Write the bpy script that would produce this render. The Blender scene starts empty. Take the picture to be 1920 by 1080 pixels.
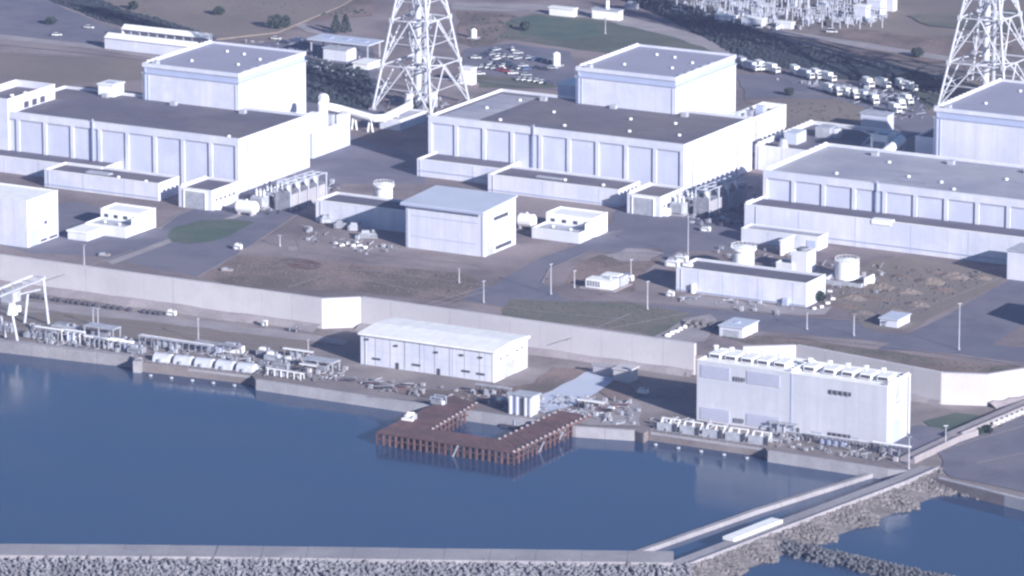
import bpy, math, random
from mathutils import Vector, Matrix
random.seed(7)
R = math.radians
S = bpy.context.scene
COL = S.collection

# ---------------------------------------------------------------- camera
A = R(29.0); PITCH = R(13.75); F = 10500.0; DIST = 2386.0
XA, YA = Vector((1, 0, 0)), Vector((0, 1, 0))          # X: along the halls, Y: inland
fh = Vector((-math.sin(A), math.cos(A), 0)); CR = Vector((math.cos(A), math.sin(A), 0))
CF = fh * math.cos(PITCH) - Vector((0, 0, math.sin(PITCH)))
CU = fh * math.sin(PITCH) + Vector((0, 0, math.cos(PITCH)))
CP = Vector((0, 0, 12)) - CF * DIST
cd = bpy.data.cameras.new('camera'); cam = bpy.data.objects.new('camera', cd); COL.objects.link(cam)
cd.sensor_width = 36; cd.lens = 36 * F / 1920; cd.clip_start = 5; cd.clip_end = 30000
m = Matrix((CR, CU, -CF)).transposed().to_4x4(); m.translation = CP; cam.matrix_world = m
S.camera = cam
# ---------------------------------------------------------------- light
SUN_TO = Vector((math.cos(R(20)) * 0.905, -math.cos(R(20)) * 0.425, math.sin(R(20)))).normalized()
sun_el = math.asin(SUN_TO.z); sun_az = math.atan2(SUN_TO.x, SUN_TO.y)
w = bpy.data.worlds.new('World'); S.world = w; w.use_nodes = True
nt = w.node_tree; bg = nt.nodes['Background']; sky = nt.nodes.new('ShaderNodeTexSky')
sky.sky_type = 'NISHITA'; sky.sun_disc = False; sky.sun_elevation = sun_el; sky.sun_rotation = sun_az
sky.altitude = 200; sky.air_density = 1.2; sky.dust_density = 0.4; sky.ozone_density = 6.0
nt.links.new(sky.outputs[0], bg.inputs[0]); bg.inputs[1].default_value = 0.050
sl = bpy.data.lights.new('sun', 'SUN'); so = bpy.data.objects.new('sun', sl); COL.objects.link(so)
sl.energy = 4.6; sl.angle = R(0.5); sl.color = (1.0, 0.965, 0.955)
so.rotation_euler = SUN_TO.to_track_quat('Z', 'Y').to_euler()
vs = S.view_settings; vs.view_transform = 'Standard'; vs.look = 'None'; vs.gamma = 1.0; vs.exposure = 0.96
vs.use_curve_mapping = False
HAZE = 0.000042
S.cycles.filter_width = 2.5
S.cycles.volume_bounces = 1; S.cycles.max_bounces = 6; S.cycles.diffuse_bounces = 3

# ---------------------------------------------------------------- survey: a sight line of the camera met with a level
def at(px, py, z=12.0):
    d = CF + CR * ((px - 960) / F) + CU * ((540 - py) / F)
    t = (z - CP.z) / d.z
    return CP + d * t
def proj(v):
    d = v - CP; k = d.dot(CF)
    return 960 + F * d.dot(CR) / k, 540 - F * d.dot(CU) / k
def reach(o, axis, px):
    lo, hi = 0.0, 400.0
    for _ in range(40):
        mid = (lo + hi) / 2
        if proj(o + axis * mid)[0] < px: lo = mid
        else: hi = mid
    return lo
def foot(fl, frx, brx, zt):
    """front-left roof corner, where the front ends and where the side ends -> origin, length, width"""
    o = at(fl[0], fl[1], zt); L = reach(o, XA, frx); W = reach(o + XA * L, YA, brx)
    return o, L, W

# ---------------------------------------------------------------- materials
def mat(name, col, rough=0.8, var=0.12, scale=0.15, streak=0.0, metal=0.0, bump=0.0, spots=None, spot_scale=0.05, fine=0.0, spec=0.5):
    m = bpy.data.materials.new(name); m.use_nodes = True; t = m.node_tree; n = t.nodes; l = t.links
    b = n['Principled BSDF']; b.inputs['Roughness'].default_value = rough; b.inputs['Metallic'].default_value = metal
    b.inputs['Specular IOR Level'].default_value = spec
    tc = n.new('ShaderNodeNewGeometry')
    nz = n.new('ShaderNodeTexNoise'); nz.inputs['Scale'].default_value = scale; nz.inputs['Detail'].default_value = 6; nz.inputs['Roughness'].default_value = .62
    mp = n.new('ShaderNodeMapping'); l.new(tc.outputs['Position'], mp.inputs[0])
    if streak: mp.inputs['Scale'].default_value = (1.0, 1.0, 0.12)
    l.new(mp.outputs[0], nz.inputs['Vector'])
    mr = n.new('ShaderNodeMapRange'); l.new(nz.outputs[0], mr.inputs[0])
    mr.inputs[1].default_value = .3; mr.inputs[2].default_value = .7
    mr.inputs[3].default_value = 1 - var; mr.inputs[4].default_value = 1 + var * .6
    mx = n.new('ShaderNodeMix'); mx.data_type = 'RGBA'; mx.blend_type = 'MULTIPLY'; mx.inputs[0].default_value = 1
    mx.inputs[6].default_value = (*col, 1); l.new(mr.outputs[0], mx.inputs[7]); out = mx.outputs[2]
    if spots:
        n2 = n.new('ShaderNodeTexNoise'); n2.inputs['Scale'].default_value = spot_scale; n2.inputs['Detail'].default_value = 5; n2.inputs['Roughness'].default_value = .6
        l.new(tc.outputs['Position'], n2.inputs['Vector'])
        m2 = n.new('ShaderNodeMapRange'); l.new(n2.outputs[0], m2.inputs[0]); m2.inputs[1].default_value = .44; m2.inputs[2].default_value = .62
        x2 = n.new('ShaderNodeMix'); x2.data_type = 'RGBA'; l.new(m2.outputs[0], x2.inputs[0]); l.new(out, x2.inputs[6]); x2.inputs[7].default_value = (*spots, 1); out = x2.outputs[2]
    if fine:
        n3 = n.new('ShaderNodeTexNoise'); n3.inputs['Scale'].default_value = .9; n3.inputs['Detail'].default_value = 3
        l.new(tc.outputs['Position'], n3.inputs['Vector'])
        m3 = n.new('ShaderNodeMapRange'); l.new(n3.outputs[0], m3.inputs[0]); m3.inputs[1].default_value = .3; m3.inputs[2].default_value = .7
        m3.inputs[3].default_value = 1 - fine; m3.inputs[4].default_value = 1 + fine
        x3 = n.new('ShaderNodeMix'); x3.data_type = 'RGBA'; x3.blend_type = 'MULTIPLY'; x3.inputs[0].default_value = 1
        l.new(out, x3.inputs[6]); l.new(m3.outputs[0], x3.inputs[7]); out = x3.outputs[2]
    l.new(out, b.inputs['Base Color'])
    if bump:
        bp = n.new('ShaderNodeBump'); bp.inputs['Strength'].default_value = bump; bp.inputs['Distance'].default_value = .5
        n4 = n.new('ShaderNodeTexNoise'); n4.inputs['Scale'].default_value = .8; n4.inputs['Detail'].default_value = 4
        l.new(tc.outputs['Position'], n4.inputs['Vector']); l.new(n4.outputs[0], bp.inputs['Height']); l.new(bp.outputs[0], b.inputs['Normal'])
    return m
M = {}
M['paint'] = mat('pale_blue_white_paint', (.68, .69, .78), .6, .13, .22, streak=1, spots=(.57, .60, .73), spot_scale=.07, fine=.03)
M['house'] = mat('pump_house_cladding', (.58, .59, .67), .6, .12, .2, streak=1, spots=(.53, .54, .62), spot_scale=.07, fine=.03)
M['housepanel'] = mat('louvre_paint', (.44, .46, .58), .6, .08, .2)
M['panel'] = mat('pale_panel_paint', (.60, .63, .78), .6, .12, .2, streak=1, spots=(.54, .57, .72), spot_scale=.08, fine=.03)
M['white'] = mat('white_paint', (.88, .88, .89), .55, .1, .25, streak=1)
M['band'] = mat('grey_blue_band', (.40, .45, .62), .6, .06)
M['roofdark'] = mat('dark_roofing', (.112, .110, .150), .9, .16, .05, spots=(.155, .14, .17), spot_scale=.035, fine=.06)
M['roofbrown'] = mat('brownish_roofing', (.16, .145, .17), .9, .18, .05, spots=(.11, .108, .15), spot_scale=.022, fine=.06)
M['roofgrey'] = mat('grey_roofing', (.38, .385, .44), .85, .15, .05, spots=(.28, .29, .37), spot_scale=.02, fine=.04)
M['rooflav'] = mat('lavender_grey_roofing', (.30, .305, .40), .85, .06, .05, fine=.04)
M['metalroof'] = mat('pale_metal_roof', (.52, .56, .68), .5, .08, .1)
M['dark'] = mat('dark_opening', (.06, .06, .08), .8, .1)
M['louvre'] = mat('louvre_metal', (.50, .53, .66), .5, .08, .2)
M['grey'] = mat('grey_metal', (.26, .27, .32), .6, .3, .4, fine=.1)
M['lgrey'] = mat('light_grey_metal', (.42, .44, .51), .5, .25, .4, fine=.1)
M['concrete'] = mat('concrete', (.40, .39, .43), .85, .14, .1, streak=1, spots=(.33, .32, .36), spot_scale=.08, fine=.08)
M['wallconc'] = mat('sea_wall_concrete', (.56, .54, .58), .85, .1, .08, spots=(.49, .47, .51), spot_scale=.04, fine=.03)
M['moleconc'] = mat('mole_concrete', (.33, .315, .345), .85, .14, .07, spots=(.26, .25, .28), spot_scale=.05, fine=.12)
M['ground'] = mat('gravel_ground', (.185, .150, .160), .95, .30, .04, spots=(.27, .225, .23), spot_scale=.018, fine=.14, bump=.3)
M['asphalt'] = mat('asphalt', (.132, .133, .18), .9, .16, .06, spots=(.165, .158, .195), spot_scale=.03, fine=.07)
M['quay'] = mat('quay_paving', (.20, .172, .175), .9, .2, .05, spots=(.27, .235, .235), spot_scale=.03, fine=.12)
M['path'] = mat('pale_path', (.31, .28, .30), .9, .2, .1, fine=.12)
M['dry'] = mat('dry_grass', (.150, .118, .105), .95, .28, .06, spots=(.24, .175, .165), spot_scale=.03, fine=.22, bump=.4)
M['tan'] = mat('tan_grass', (.215, .178, .16), .95, .22, .04, spots=(.165, .142, .135), spot_scale=.02, fine=.15, bump=.4)
M['green'] = mat('green_grass', (.060, .100, .075), .95, .2, .1, spots=(.085, .11, .085), spot_scale=.06, fine=.15, bump=.3)
M['olive'] = mat('olive_grass', (.085, .105, .080), .95, .28, .05, spots=(.16, .14, .12), spot_scale=.02, fine=.18, bump=.3)
M['darkveg'] = mat('dark_scrub', (.028, .040, .050), .95, .3, .1, fine=.3, bump=.4)
M['leaf'] = mat('leaf', (.035, .055, .045), .9, .4, .3, fine=.3)
M['bark'] = mat('bark', (.08, .06, .05), .9, .2)
M['rust'] = mat('rusty_steel', (.155, .082, .078), .85, .35, .3, spots=(.10, .06, .06), spot_scale=.12, fine=.15)
M['rock'] = mat('rock', (.165, .150, .155), .95, .45, .25, fine=.25)
M['tetra'] = mat('weathered_concrete', (.20, .20, .23), .95, .45, .12, fine=.2)
M['tetradark'] = mat('dark_wet_concrete', (.10, .105, .125), .9, .4, .2, fine=.2)
M['tower'] = mat('tower_white_paint', (.55, .57, .64), .5, .15)
M['glass'] = mat('dark_glass', (.03, .04, .06), .15, .05)
M['tyre'] = mat('tyre', (.03, .03, .035), .9, .05)
for k, c in dict(car_white=(.8, .8, .8), car_silver=(.5, .52, .56), car_dark=(.05, .055, .08), car_red=(.35, .05, .07), car_blue=(.10, .16, .32), signred=(.5, .1, .1)).items():
    M[k] = mat(k, c, .35, .03)
def water_mat():
    m = bpy.data.materials.new('harbour_water'); m.use_nodes = True; t = m.node_tree; n = t.nodes; l = t.links
    b = n['Principled BSDF']; b.inputs['Base Color'].default_value = (.014, .044, .128, 1)
    b.inputs['Roughness'].default_value = .10; b.inputs['IOR'].default_value = 1.333
    g = n.new('ShaderNodeNewGeometry'); nz = n.new('ShaderNodeTexNoise'); nz.inputs['Scale'].default_value = .5; nz.inputs['Detail'].default_value = 3
    l.new(g.outputs['Position'], nz.inputs['Vector'])
    bp = n.new('ShaderNodeBump'); bp.inputs['Strength'].default_value = .12; bp.inputs['Distance'].default_value = .3
    n5 = n.new('ShaderNodeTexNoise'); n5.inputs['Scale'].default_value = .02; n5.inputs['Detail'].default_value = 5
    mp = n.new('ShaderNodeMapping'); mp.inputs['Scale'].default_value = (.35, 1.6, 1); mp.inputs['Rotation'].default_value = (0, 0, .5); l.new(g.outputs['Position'], mp.inputs[0]); l.new(mp.outputs[0], n5.inputs['Vector'])
    m5 = n.new('ShaderNodeMapRange'); l.new(n5.outputs[0], m5.inputs[0]); m5.inputs[1].default_value = .35; m5.inputs[2].default_value = .7; m5.inputs[3].default_value = .05; m5.inputs[4].default_value = .22; l.new(m5.outputs[0], b.inputs['Roughness'])
    l.new(nz.outputs[0], bp.inputs['Height']); l.new(bp.outputs[0], b.inputs['Normal'])
    n2 = n.new('ShaderNodeTexNoise'); n2.inputs['Scale'].default_value = .012; n2.inputs['Detail'].default_value = 4
    l.new(g.outputs['Position'], n2.inputs['Vector'])
    mx = n.new('ShaderNodeMix'); mx.data_type = 'RGBA'; l.new(n2.outputs[0], mx.inputs[0])
    mx.inputs[6].default_value = (.017, .048, .118, 1); mx.inputs[7].default_value = (.026, .060, .132, 1); l.new(mx.outputs[2], b.inputs['Base Color'])
    return m
M['water'] = water_mat()
M['stain_dark'] = mat('worn_roofing', (.135, .125, .155), .9, .2, .1, fine=.08)
M['stain_grey'] = mat('worn_grey_roofing', (.30, .31, .38), .9, .2, .1, fine=.08)
M['screen_paint'] = mat('weathered_white_paint', (.56, .58, .66), .6, .15, .5, streak=1, fine=.08)
M['switch'] = mat('galvanised_steel', (.50, .53, .62), .5, .15, .4)

# ---------------------------------------------------------------- mesh builder and tagging
class MB:
    def __init__(s): s.v = []; s.f = []
    def add(s, vs, fs):
        k = len(s.v); s.v += [tuple(v) for v in vs]; s.f += [tuple(i + k for i in f) for f in fs]; return s
    def box(s, x0, y0, z0, x1, y1, z1):
        return s.add([(x0, y0, z0), (x1, y0, z0), (x1, y1, z0), (x0, y1, z0), (x0, y0, z1), (x1, y0, z1), (x1, y1, z1), (x0, y1, z1)],
                     [(3, 2, 1, 0), (4, 5, 6, 7), (0, 1, 5, 4), (1, 2, 6, 5), (2, 3, 7, 6), (3, 0, 4, 7)])
    def prism(s, pts, z0, z1):
        n = len(pts); a = sum(pts[i][0] * pts[(i + 1) % n][1] - pts[(i + 1) % n][0] * pts[i][1] for i in range(n))
        if a < 0: pts = list(reversed(pts))
        return s.add([(p[0], p[1], z0) for p in pts] + [(p[0], p[1], z1) for p in pts],
                     [tuple(range(n - 1, -1, -1)), tuple(range(n, 2 * n))] + [(i, (i + 1) % n, (i + 1) % n + n, i + n) for i in range(n)])
    def cyl(s, x, y, z0, z1, r, r2=None, seg=16):
        r2 = r if r2 is None else r2
        c = [(math.cos(2 * math.pi * i / seg), math.sin(2 * math.pi * i / seg)) for i in range(seg)]
        return s.add([(x + r * a, y + r * b, z0) for a, b in c] + [(x + r2 * a, y + r2 * b, z1) for a, b in c],
                     [tuple(range(seg - 1, -1, -1)), tuple(range(seg, 2 * seg))] + [(i, (i + 1) % seg, (i + 1) % seg + seg, i + seg) for i in range(seg)])
    def tube(s, p, q, r, seg=6, r2=None):
        p, q = Vector(p), Vector(q); d = (q - p).normalized(); a = d.orthogonal().normalized(); b = d.cross(a)
        r2 = r if r2 is None else r2
        c = [a * math.cos(2 * math.pi * i / seg) + b * math.sin(2 * math.pi * i / seg) for i in range(seg)]
        return s.add([p + k * r for k in c] + [q + k * r2 for k in c],
                     [tuple(range(seg - 1, -1, -1)), tuple(range(seg, 2 * seg))] + [(i, (i + 1) % seg, (i + 1) % seg + seg, i + seg) for i in range(seg)])
    def path(s, pts, r, seg=6):
        for a, b in zip(pts, pts[1:]): s.tube(a, b, r, seg)
        return s
    def rock(s, c, r, rnd=random):
        g = (1 + 5 ** .5) / 2
        vv = [(-1, g, 0), (1, g, 0), (-1, -g, 0), (1, -g, 0), (0, -1, g), (0, 1, g), (0, -1, -g), (0, 1, -g), (g, 0, -1), (g, 0, 1), (-g, 0, -1), (-g, 0, 1)]
        ff = [(0, 11, 5), (0, 5, 1), (0, 1, 7), (0, 7, 10), (0, 10, 11), (1, 5, 9), (5, 11, 4), (11, 10, 2), (10, 7, 6), (7, 1, 8), (3, 9, 4), (3, 4, 2), (3, 2, 6), (3, 6, 8), (3, 8, 9), (4, 9, 5), (2, 4, 11), (6, 2, 10), (8, 6, 7), (9, 8, 1)]
        sx, sy, sz = rnd.uniform(.7, 1.3), rnd.uniform(.7, 1.3), rnd.uniform(.6, 1)
        k = r / 1.9
        return s.add([(c[0] + x * k * sx * rnd.uniform(.75, 1.2), c[1] + y * k * sy * rnd.uniform(.75, 1.2), c[2] + z * k * sz * rnd.uniform(.75, 1.2)) for x, y, z in vv], ff)
    def mesh(s, name, m):
        me = bpy.data.meshes.new(name); me.from_pydata(s.v, [], s.f); me.update(); me.materials.append(M[m]); return me
    def build(s, name, m, parent=None, loc=None, rz=0):
        o = bpy.data.objects.new(name, s.mesh(name, m)); COL.objects.link(o)
        if parent is not None: o.parent = parent
        if loc is not None: o.location = loc
        o.rotation_euler[2] = rz
        return o
def tag(o, label=None, cat=None, group=None, kind=None):
    if label: o['label'] = label
    if cat: o['category'] = cat
    if group: o['group'] = group
    if kind: o['kind'] = kind
    return o
def thing(name, label, cat, loc=(0, 0, 0), rz=0, group=None):
    o = bpy.data.objects.new(name, None); COL.objects.link(o); o.location = loc; o.rotation_euler[2] = rz; o.empty_display_size = .5
    return tag(o, label, cat, group)
def inst(name, me, parent, loc=(0, 0, 0), rz=0):
    o = bpy.data.objects.new(name, me); COL.objects.link(o); o.parent = parent; o.location = loc; o.rotation_euler[2] = rz; return o
def kids(o): return [c for c in COL.objects if c.parent == o]
PROTO = {}
def copy_tree(o, loc, rz=0, label=None, scale=None):
    """a thing copied together with its parts and their sub-parts"""
    if o.name not in PROTO:
        ch = {}
        for c in COL.objects:
            if c.parent is not None: ch.setdefault(c.parent.name, []).append(c)
        PROTO[o.name] = (ch.get(o.name, []), ch)
    top, ch = PROTO[o.name]
    r = o.copy(); COL.objects.link(r); r.location = loc; r.rotation_euler[2] = rz
    if scale: r.scale = scale
    if label: r['label'] = label
    for c in top:
        k = c.copy(); COL.objects.link(k); k.parent = r
        for g in ch.get(c.name, []):
            q = g.copy(); COL.objects.link(q); q.parent = k
    return r
def struct(name, mb, m, **k): return tag(mb.build(name, m), kind='structure', **k)

ORD = ['first', 'second', 'third', 'fourth', 'fifth', 'sixth', 'seventh', 'eighth', 'ninth', 'tenth', 'eleventh', 'twelfth', 'thirteenth', 'fourteenth', 'fifteenth', 'sixteenth', 'seventeenth', 'eighteenth', 'nineteenth']
def nth(i):
    if i < 19: return ORD[i]
    te, u = divmod(i + 1, 10); T = ['', '', 'twenty', 'thirty', 'forty', 'fifty'][te]
    return T + '-' + ORD[u - 1] if u else {'twenty': 'twentieth', 'thirty': 'thirtieth', 'forty': 'fortieth', 'fifty': 'fiftieth'}[T]
# ---------------------------------------------------------------- terrain
lay = [0]
def patch(name, pts, m, z=12.0, jit=1.2, step=9.0, lift=None):
    """a surface patch laid on level ground; outline broken up so that it does not run dead straight"""
    rnd = random.Random(hash(name) % 1000 + len(pts) * 17 + int(pts[0][0]))
    rnd = random.Random(len(pts) * 17 + int(abs(pts[0][0])))
    P = [at(x, y, z) for x, y in pts]; out = []
    for a, b in zip(P, P[1:] + P[:1]):
        n = max(1, int((b - a).length / step)) if jit else 1
        for i in range(n):
            p = a.lerp(b, i / n); j = jit
            out.append((p.x + rnd.uniform(-j, j), p.y + rnd.uniform(-j, j)))
    lay[0] += 1
    zz = z + (.006 * lay[0] if lift is None else lift)
    a = sum(out[i][0] * out[(i + 1) % len(out)][1] - out[(i + 1) % len(out)][0] * out[i][1] for i in range(len(out)))
    if a < 0: out.reverse()
    return struct(name, MB().add([(x, y, zz) for x, y in out], [tuple(range(len(out)))]), m)

ZQ = 4.0       # quay level
ZI = 12.0      # plant level
ZW = 17.0      # sea wall crest
struct('water', MB().add([(-4800, -4800, 0), (4800, -4800, 0), (4800, 4800, 0), (-4800, 4800, 0)], [(0, 1, 2, 3)]), 'water')
WALL1 = [(-190, 452), (0, 478), (603, 560), (677, 557), (1302, 645)]
WALL2 = [(1393, 650), (1493, 647), (1765, 699), (1853, 702), (1990, 680), (2250, 600)]
W1 = [at(x, y, ZW) for x, y in WALL1]; W2 = [at(x, y, ZW) for x, y in WALL2]
# plant ground: everything inland of the wall, one sheet reaching to the horizon
back = 1.0
line = [p + YA * back for p in W1] + [p + YA * back for p in W2]
poly = [(-4700, line[0].y + 60), (line[0].x - 200, line[0].y + 10)] + [(p.x, p.y) for p in line] + [(line[-1].x + 300, line[-1].y + 200), (4700, line[-1].y + 300), (4700, 4700), (-4700, 4700)]
struct('ground', MB().prism(poly, -3, ZI), 'ground')
# quay apron
Q = [(-200, 615), (0, 643), (120, 657), (244, 671), (254, 676), (250, 681), (264, 679), (472, 703), (480, 713), (777, 757), (905, 775), (1080, 801), (1190, 808), (1203, 812), (1207, 813), (1215, 807), (1434, 839), (1440, 847), (1560, 865), (1665, 881), (1700, 884)]
q = [at(x, y, ZQ) for x, y in Q]
inl = [(p.x, p.y + 2.0) for p in reversed(W2)] + [(p.x, p.y + 2.0) for p in reversed(W1)]
e = at(1925, 940, ZQ); c1 = at(1758, 898, ZQ)
qp = [(p.x, p.y) for p in q] + [(c1.x, c1.y), (e.x, e.y), (e.x + 400, e.y - 20), (inl[0][0] + 60, inl[0][1])] + inl
struct('quay', MB().prism(qp, -3, ZQ), 'quay')
# concrete quay face, laid as panels a little proud of the fill
def strip(name, pts, z0, z1, th, m, n, capm=None, side=-1, cat=None, label=None, part='wall_panel', gap=.12, kind=None):
    """a wall along a line, cast in panels; th goes inland"""
    t = thing(name, label, cat, pts[0].copy().to_tuple()[:2] + (z0,))
    o0 = Vector((pts[0].x, pts[0].y, z0))
    for a, b in zip(pts, pts[1:]):
        L = (b - a).length; k = max(1, round(L / n)); d = (b - a).normalized(); nrm = Vector((-d.y, d.x, 0)) * th
        rnd = random.Random(int(L * 10))
        for i in range(k):
            p = a + (b - a) * (i / k) + d * gap / 2; q_ = a + (b - a) * ((i + 1) / k) - d * gap / 2; h = rnd.uniform(-.05, .05)
            s_ = nrm.normalized() * rnd.uniform(-.04, .04)
            MB().prism([(v.x - o0.x, v.y - o0.y) for v in (p + s_, q_ + s_, q_ + nrm, p + nrm)], 0, z1 - z0 + h).build(part, m, t)
    return t
strip('quay_wall', [v + Vector((0, -.3, 0)) for v in q[8:13]], -2, ZQ + .3, 1.6, 'concrete', 14, cat='quay wall', label='long grey concrete quay wall between the two intakes, behind the rusty pier')
strip('quay_wall', [v + Vector((0, -.3, 0)) for v in q[17:21]], -2, ZQ + .3, 1.6, 'concrete', 14, cat='quay wall', label='grey concrete quay wall seaward of the tall pump house, meeting the mole')
strip('quay_wall', [v + Vector((0, -.3, 0)) for v in q[0:6]], -2, ZQ + .9, 3.4, 'moleconc', 14, cat='quay wall', label='pale curved concrete quay wall under the gantry crane at the left edge')
strip('quay_wall', [c1, e, e + Vector((120, -40, 0))], -2, ZQ + .4, 2.0, 'concrete', 12, cat='quay wall', label='grey quay wall of the asphalt yard at the right edge')
strip('sea_wall', W1, ZQ - 1, ZW, 1.8, 'wallconc', 15, cat='sea wall', label='long pale concrete sea wall with a bright jog, left of the gap')
strip('sea_wall', W2, ZQ - 1, ZW, 1.8, 'wallconc', 15, cat='sea wall', label='concrete sea wall behind the tall pump house, turning bright at the right')
# rubble footing sloping from the wall
def footing(a, b, w, name='footing'):
    pass
for seg, wd in ((W1[:3], 7), ([W1[3], W1[4]], 5), (W2[:3], 3), (W2[3:6], 6)):
    mb = MB()
    for a, b in zip(seg, seg[1:]):
        d = (b - a).normalized(); nr = Vector((d.y, -d.x, 0))
        n = 14; vs_ = []
        for i in range(n + 1):
            p = a.lerp(b, i / n); ww = wd * random.uniform(.7, 1.2); hh = random.uniform(1.6, 2.4)
            vs_ += [(p.x, p.y, ZQ - .5), (p.x - nr.x * .3, p.y - nr.y * .3, ZQ + hh), (p.x + nr.x * ww * .3, p.y + nr.y * ww * .3, ZQ + hh * .9), (p.x + nr.x * ww, p.y + nr.y * ww, ZQ - .02)]
        fs = []
        for i in range(n):
            for j in (1, 2): fs.append((i * 4 + j, i * 4 + j + 1, i * 4 + j + 5, i * 4 + j + 4))
        mb.add(vs_, fs)
    struct('embankment', mb, 'path')

# surface patches, plant level
patch('asphalt_yard', [(-60, 395), (150, 378), (300, 430), (330, 405), (480, 340), (650, 250), (800, 300), (800, 345), (640, 345), (560, 400), (455, 470), (370, 520), (180, 480), (60, 475), (-60, 440)], 'asphalt')
patch('road', [(560, 500), (700, 510), (905, 537), (960, 560), (1240, 585), (1700, 628), (1990, 660), (1990, 690), (1800, 664), (1640, 640), (1300, 608), (1000, 582), (860, 562), (700, 527), (560, 514)], 'asphalt', jit=.6)
patch('road', [(905, 545), (1000, 490), (1150, 415), (1290, 385), (1400, 400), (1400, 470), (1270, 470), (1245, 490), (1110, 470), (1030, 505), (1015, 530), (1060, 562), (1250, 572), (1500, 595), (1640, 605), (1640, 636), (1250, 588), (960, 562)], 'asphalt', jit=.5)
patch('road', [(1640, 655), (1780, 590), (1900, 520), (1990, 470), (1990, 560), (1900, 620), (1830, 665)], 'asphalt', jit=.8)
patch('path', [(540, 462), (640, 468), (900, 500), (893, 506), (640, 477), (540, 470)], 'path', jit=.4)
patch('path', [(200, 490), (450, 400), (455, 404), (212, 496)], 'path', jit=.4)
patch('grass', [(313, 440), (330, 425), (380, 413), (430, 410), (478, 416), (440, 437), (400, 452), (350, 457), (320, 452)], 'green', jit=.8, step=5)
patch('dry_grass', [(372, 520), (450, 478), (560, 485), (700, 497), (860, 512), (905, 530), (860, 568), (640, 545), (440, 540)], 'dry')
patch('red_earth', [(540, 492), (570, 488), (608, 495), (595, 505), (560, 506), (545, 500)], 'rust', jit=2, step=4)
patch('dry_grass', [(955, 560), (1060, 565), (1180, 568), (1295, 588), (1235, 632), (1160, 618), (940, 592)], 'olive')
patch('dry_grass', [(1060, 530), (1080, 500), (1120, 478), (1200, 465), (1240, 470), (1235, 490), (1195, 520), (1190, 545), (1120, 548)], 'dry')
patch('bare_earth', [(1140, 478), (1175, 466), (1215, 466), (1240, 474), (1215, 488), (1160, 490)], 'path', jit=2, step=5)
patch('gravel', [(1560, 560), (1600, 520), (1640, 490), (1700, 480), (1830, 505), (1885, 525), (1800, 570), (1700, 620), (1620, 615), (1590, 590)], 'tan')
patch('gravel', [(1230, 632), (1290, 598), (1330, 590), (1345, 600), (1320, 640), (1290, 645)], 'path')
patch('dry_grass', [(1330, 625), (1500, 635), (1640, 655), (1830, 680), (1990, 690), (1990, 720), (1850, 700), (1765, 697), (1500, 655), (1400, 645)], 'dry')
patch('asphalt_yard', [(1180, 360), (1290, 330), (1420, 330), (1440, 440), (1400, 470), (1280, 430), (1210, 440), (1130, 440)], 'asphalt')
patch('path', [(1268, 557), (1290, 553), (1520, 580), (1560, 575), (1545, 590), (1500, 592), (1290, 572)], 'path', jit=.6)
patch('gravel', [(560, 430), (600, 425), (755, 468), (905, 490), (990, 455), (1080, 460), (1000, 490), (900, 510), (700, 492), (560, 470)], 'ground')
# far ground
patch('asphalt_lot', [(-60, -40), (60, -40), (90, 0), (180, 42), (240, 60), (200, 72), (180, 92), (-60, 62)], 'asphalt')
patch('road', [(-60, 58), (180, 84), (350, 112), (350, 120), (180, 92), (-60, 68)], 'path', jit=.4)
patch('tan_grass', [(-60, 95), (60, 100), (260, 110), (270, 150), (110, 160), (-60, 135)], 'tan')
patch('tan_grass', [(240, 22), (300, 15), (500, 38), (520, 75), (380, 70), (300, 40)], 'tan')
patch('dry_grass', [(400, -40), (700, -40), (700, 30), (600, 40), (420, 20)], 'dry')
patch('asphalt_lot', [(430, 90), (560, 70), (700, 90), (720, 215), (600, 225), (480, 180)], 'asphalt')
patch('dark_scrub', [(450, 110), (560, 105), (690, 130), (700, 208), (560, 190), (460, 170)], 'darkveg')
patch('red_earth', [(860, 20), (950, 25), (990, 40), (950, 75), (900, 92), (860, 80)], 'dry')
patch('grass', [(955, 38), (1000, 26), (1120, 38), (1240, 60), (1400, 100), (1380, 130), (1200, 110), (1000, 80), (930, 72)], 'olive')
patch('grass', [(965, 38), (1010, 29), (1110, 40), (1130, 62), (1080, 74), (980, 66)], 'green')
patch('asphalt_lot', [(870, 92), (960, 82), (1070, 97), (1080, 135), (1075, 165), (900, 155), (870, 130)], 'asphalt')
patch('tan_grass', [(890, 140), (1000, 148), (1050, 165), (900, 165)], 'olive')
patch('road', [(850, 5), (1000, 8), (1140, 22), (1280, 55), (1380, 95), (1370, 106), (1260, 70), (1120, 36), (980, 22), (850, 20)], 'path')
patch('road', [(560, 40), (585, 50), (640, 70), (632, 76), (575, 60), (550, 48)], 'path', jit=.5)
patch('tan_grass', [(1390, 190), (1500, 185), (1600, 185), (1650, 210), (1620, 240), (1480, 240), (1470, 215)], 'tan')
patch('grass', [(1640, 120), (1760, 115), (1770, 190), (1700, 230), (1660, 200)], 'olive')
patch('asphalt_lot', [(1380, 140), (1480, 140), (1720, 178), (1760, 240), (1700, 260), (1660, 215), (1560, 185), (1400, 185)], 'asphalt')
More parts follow.
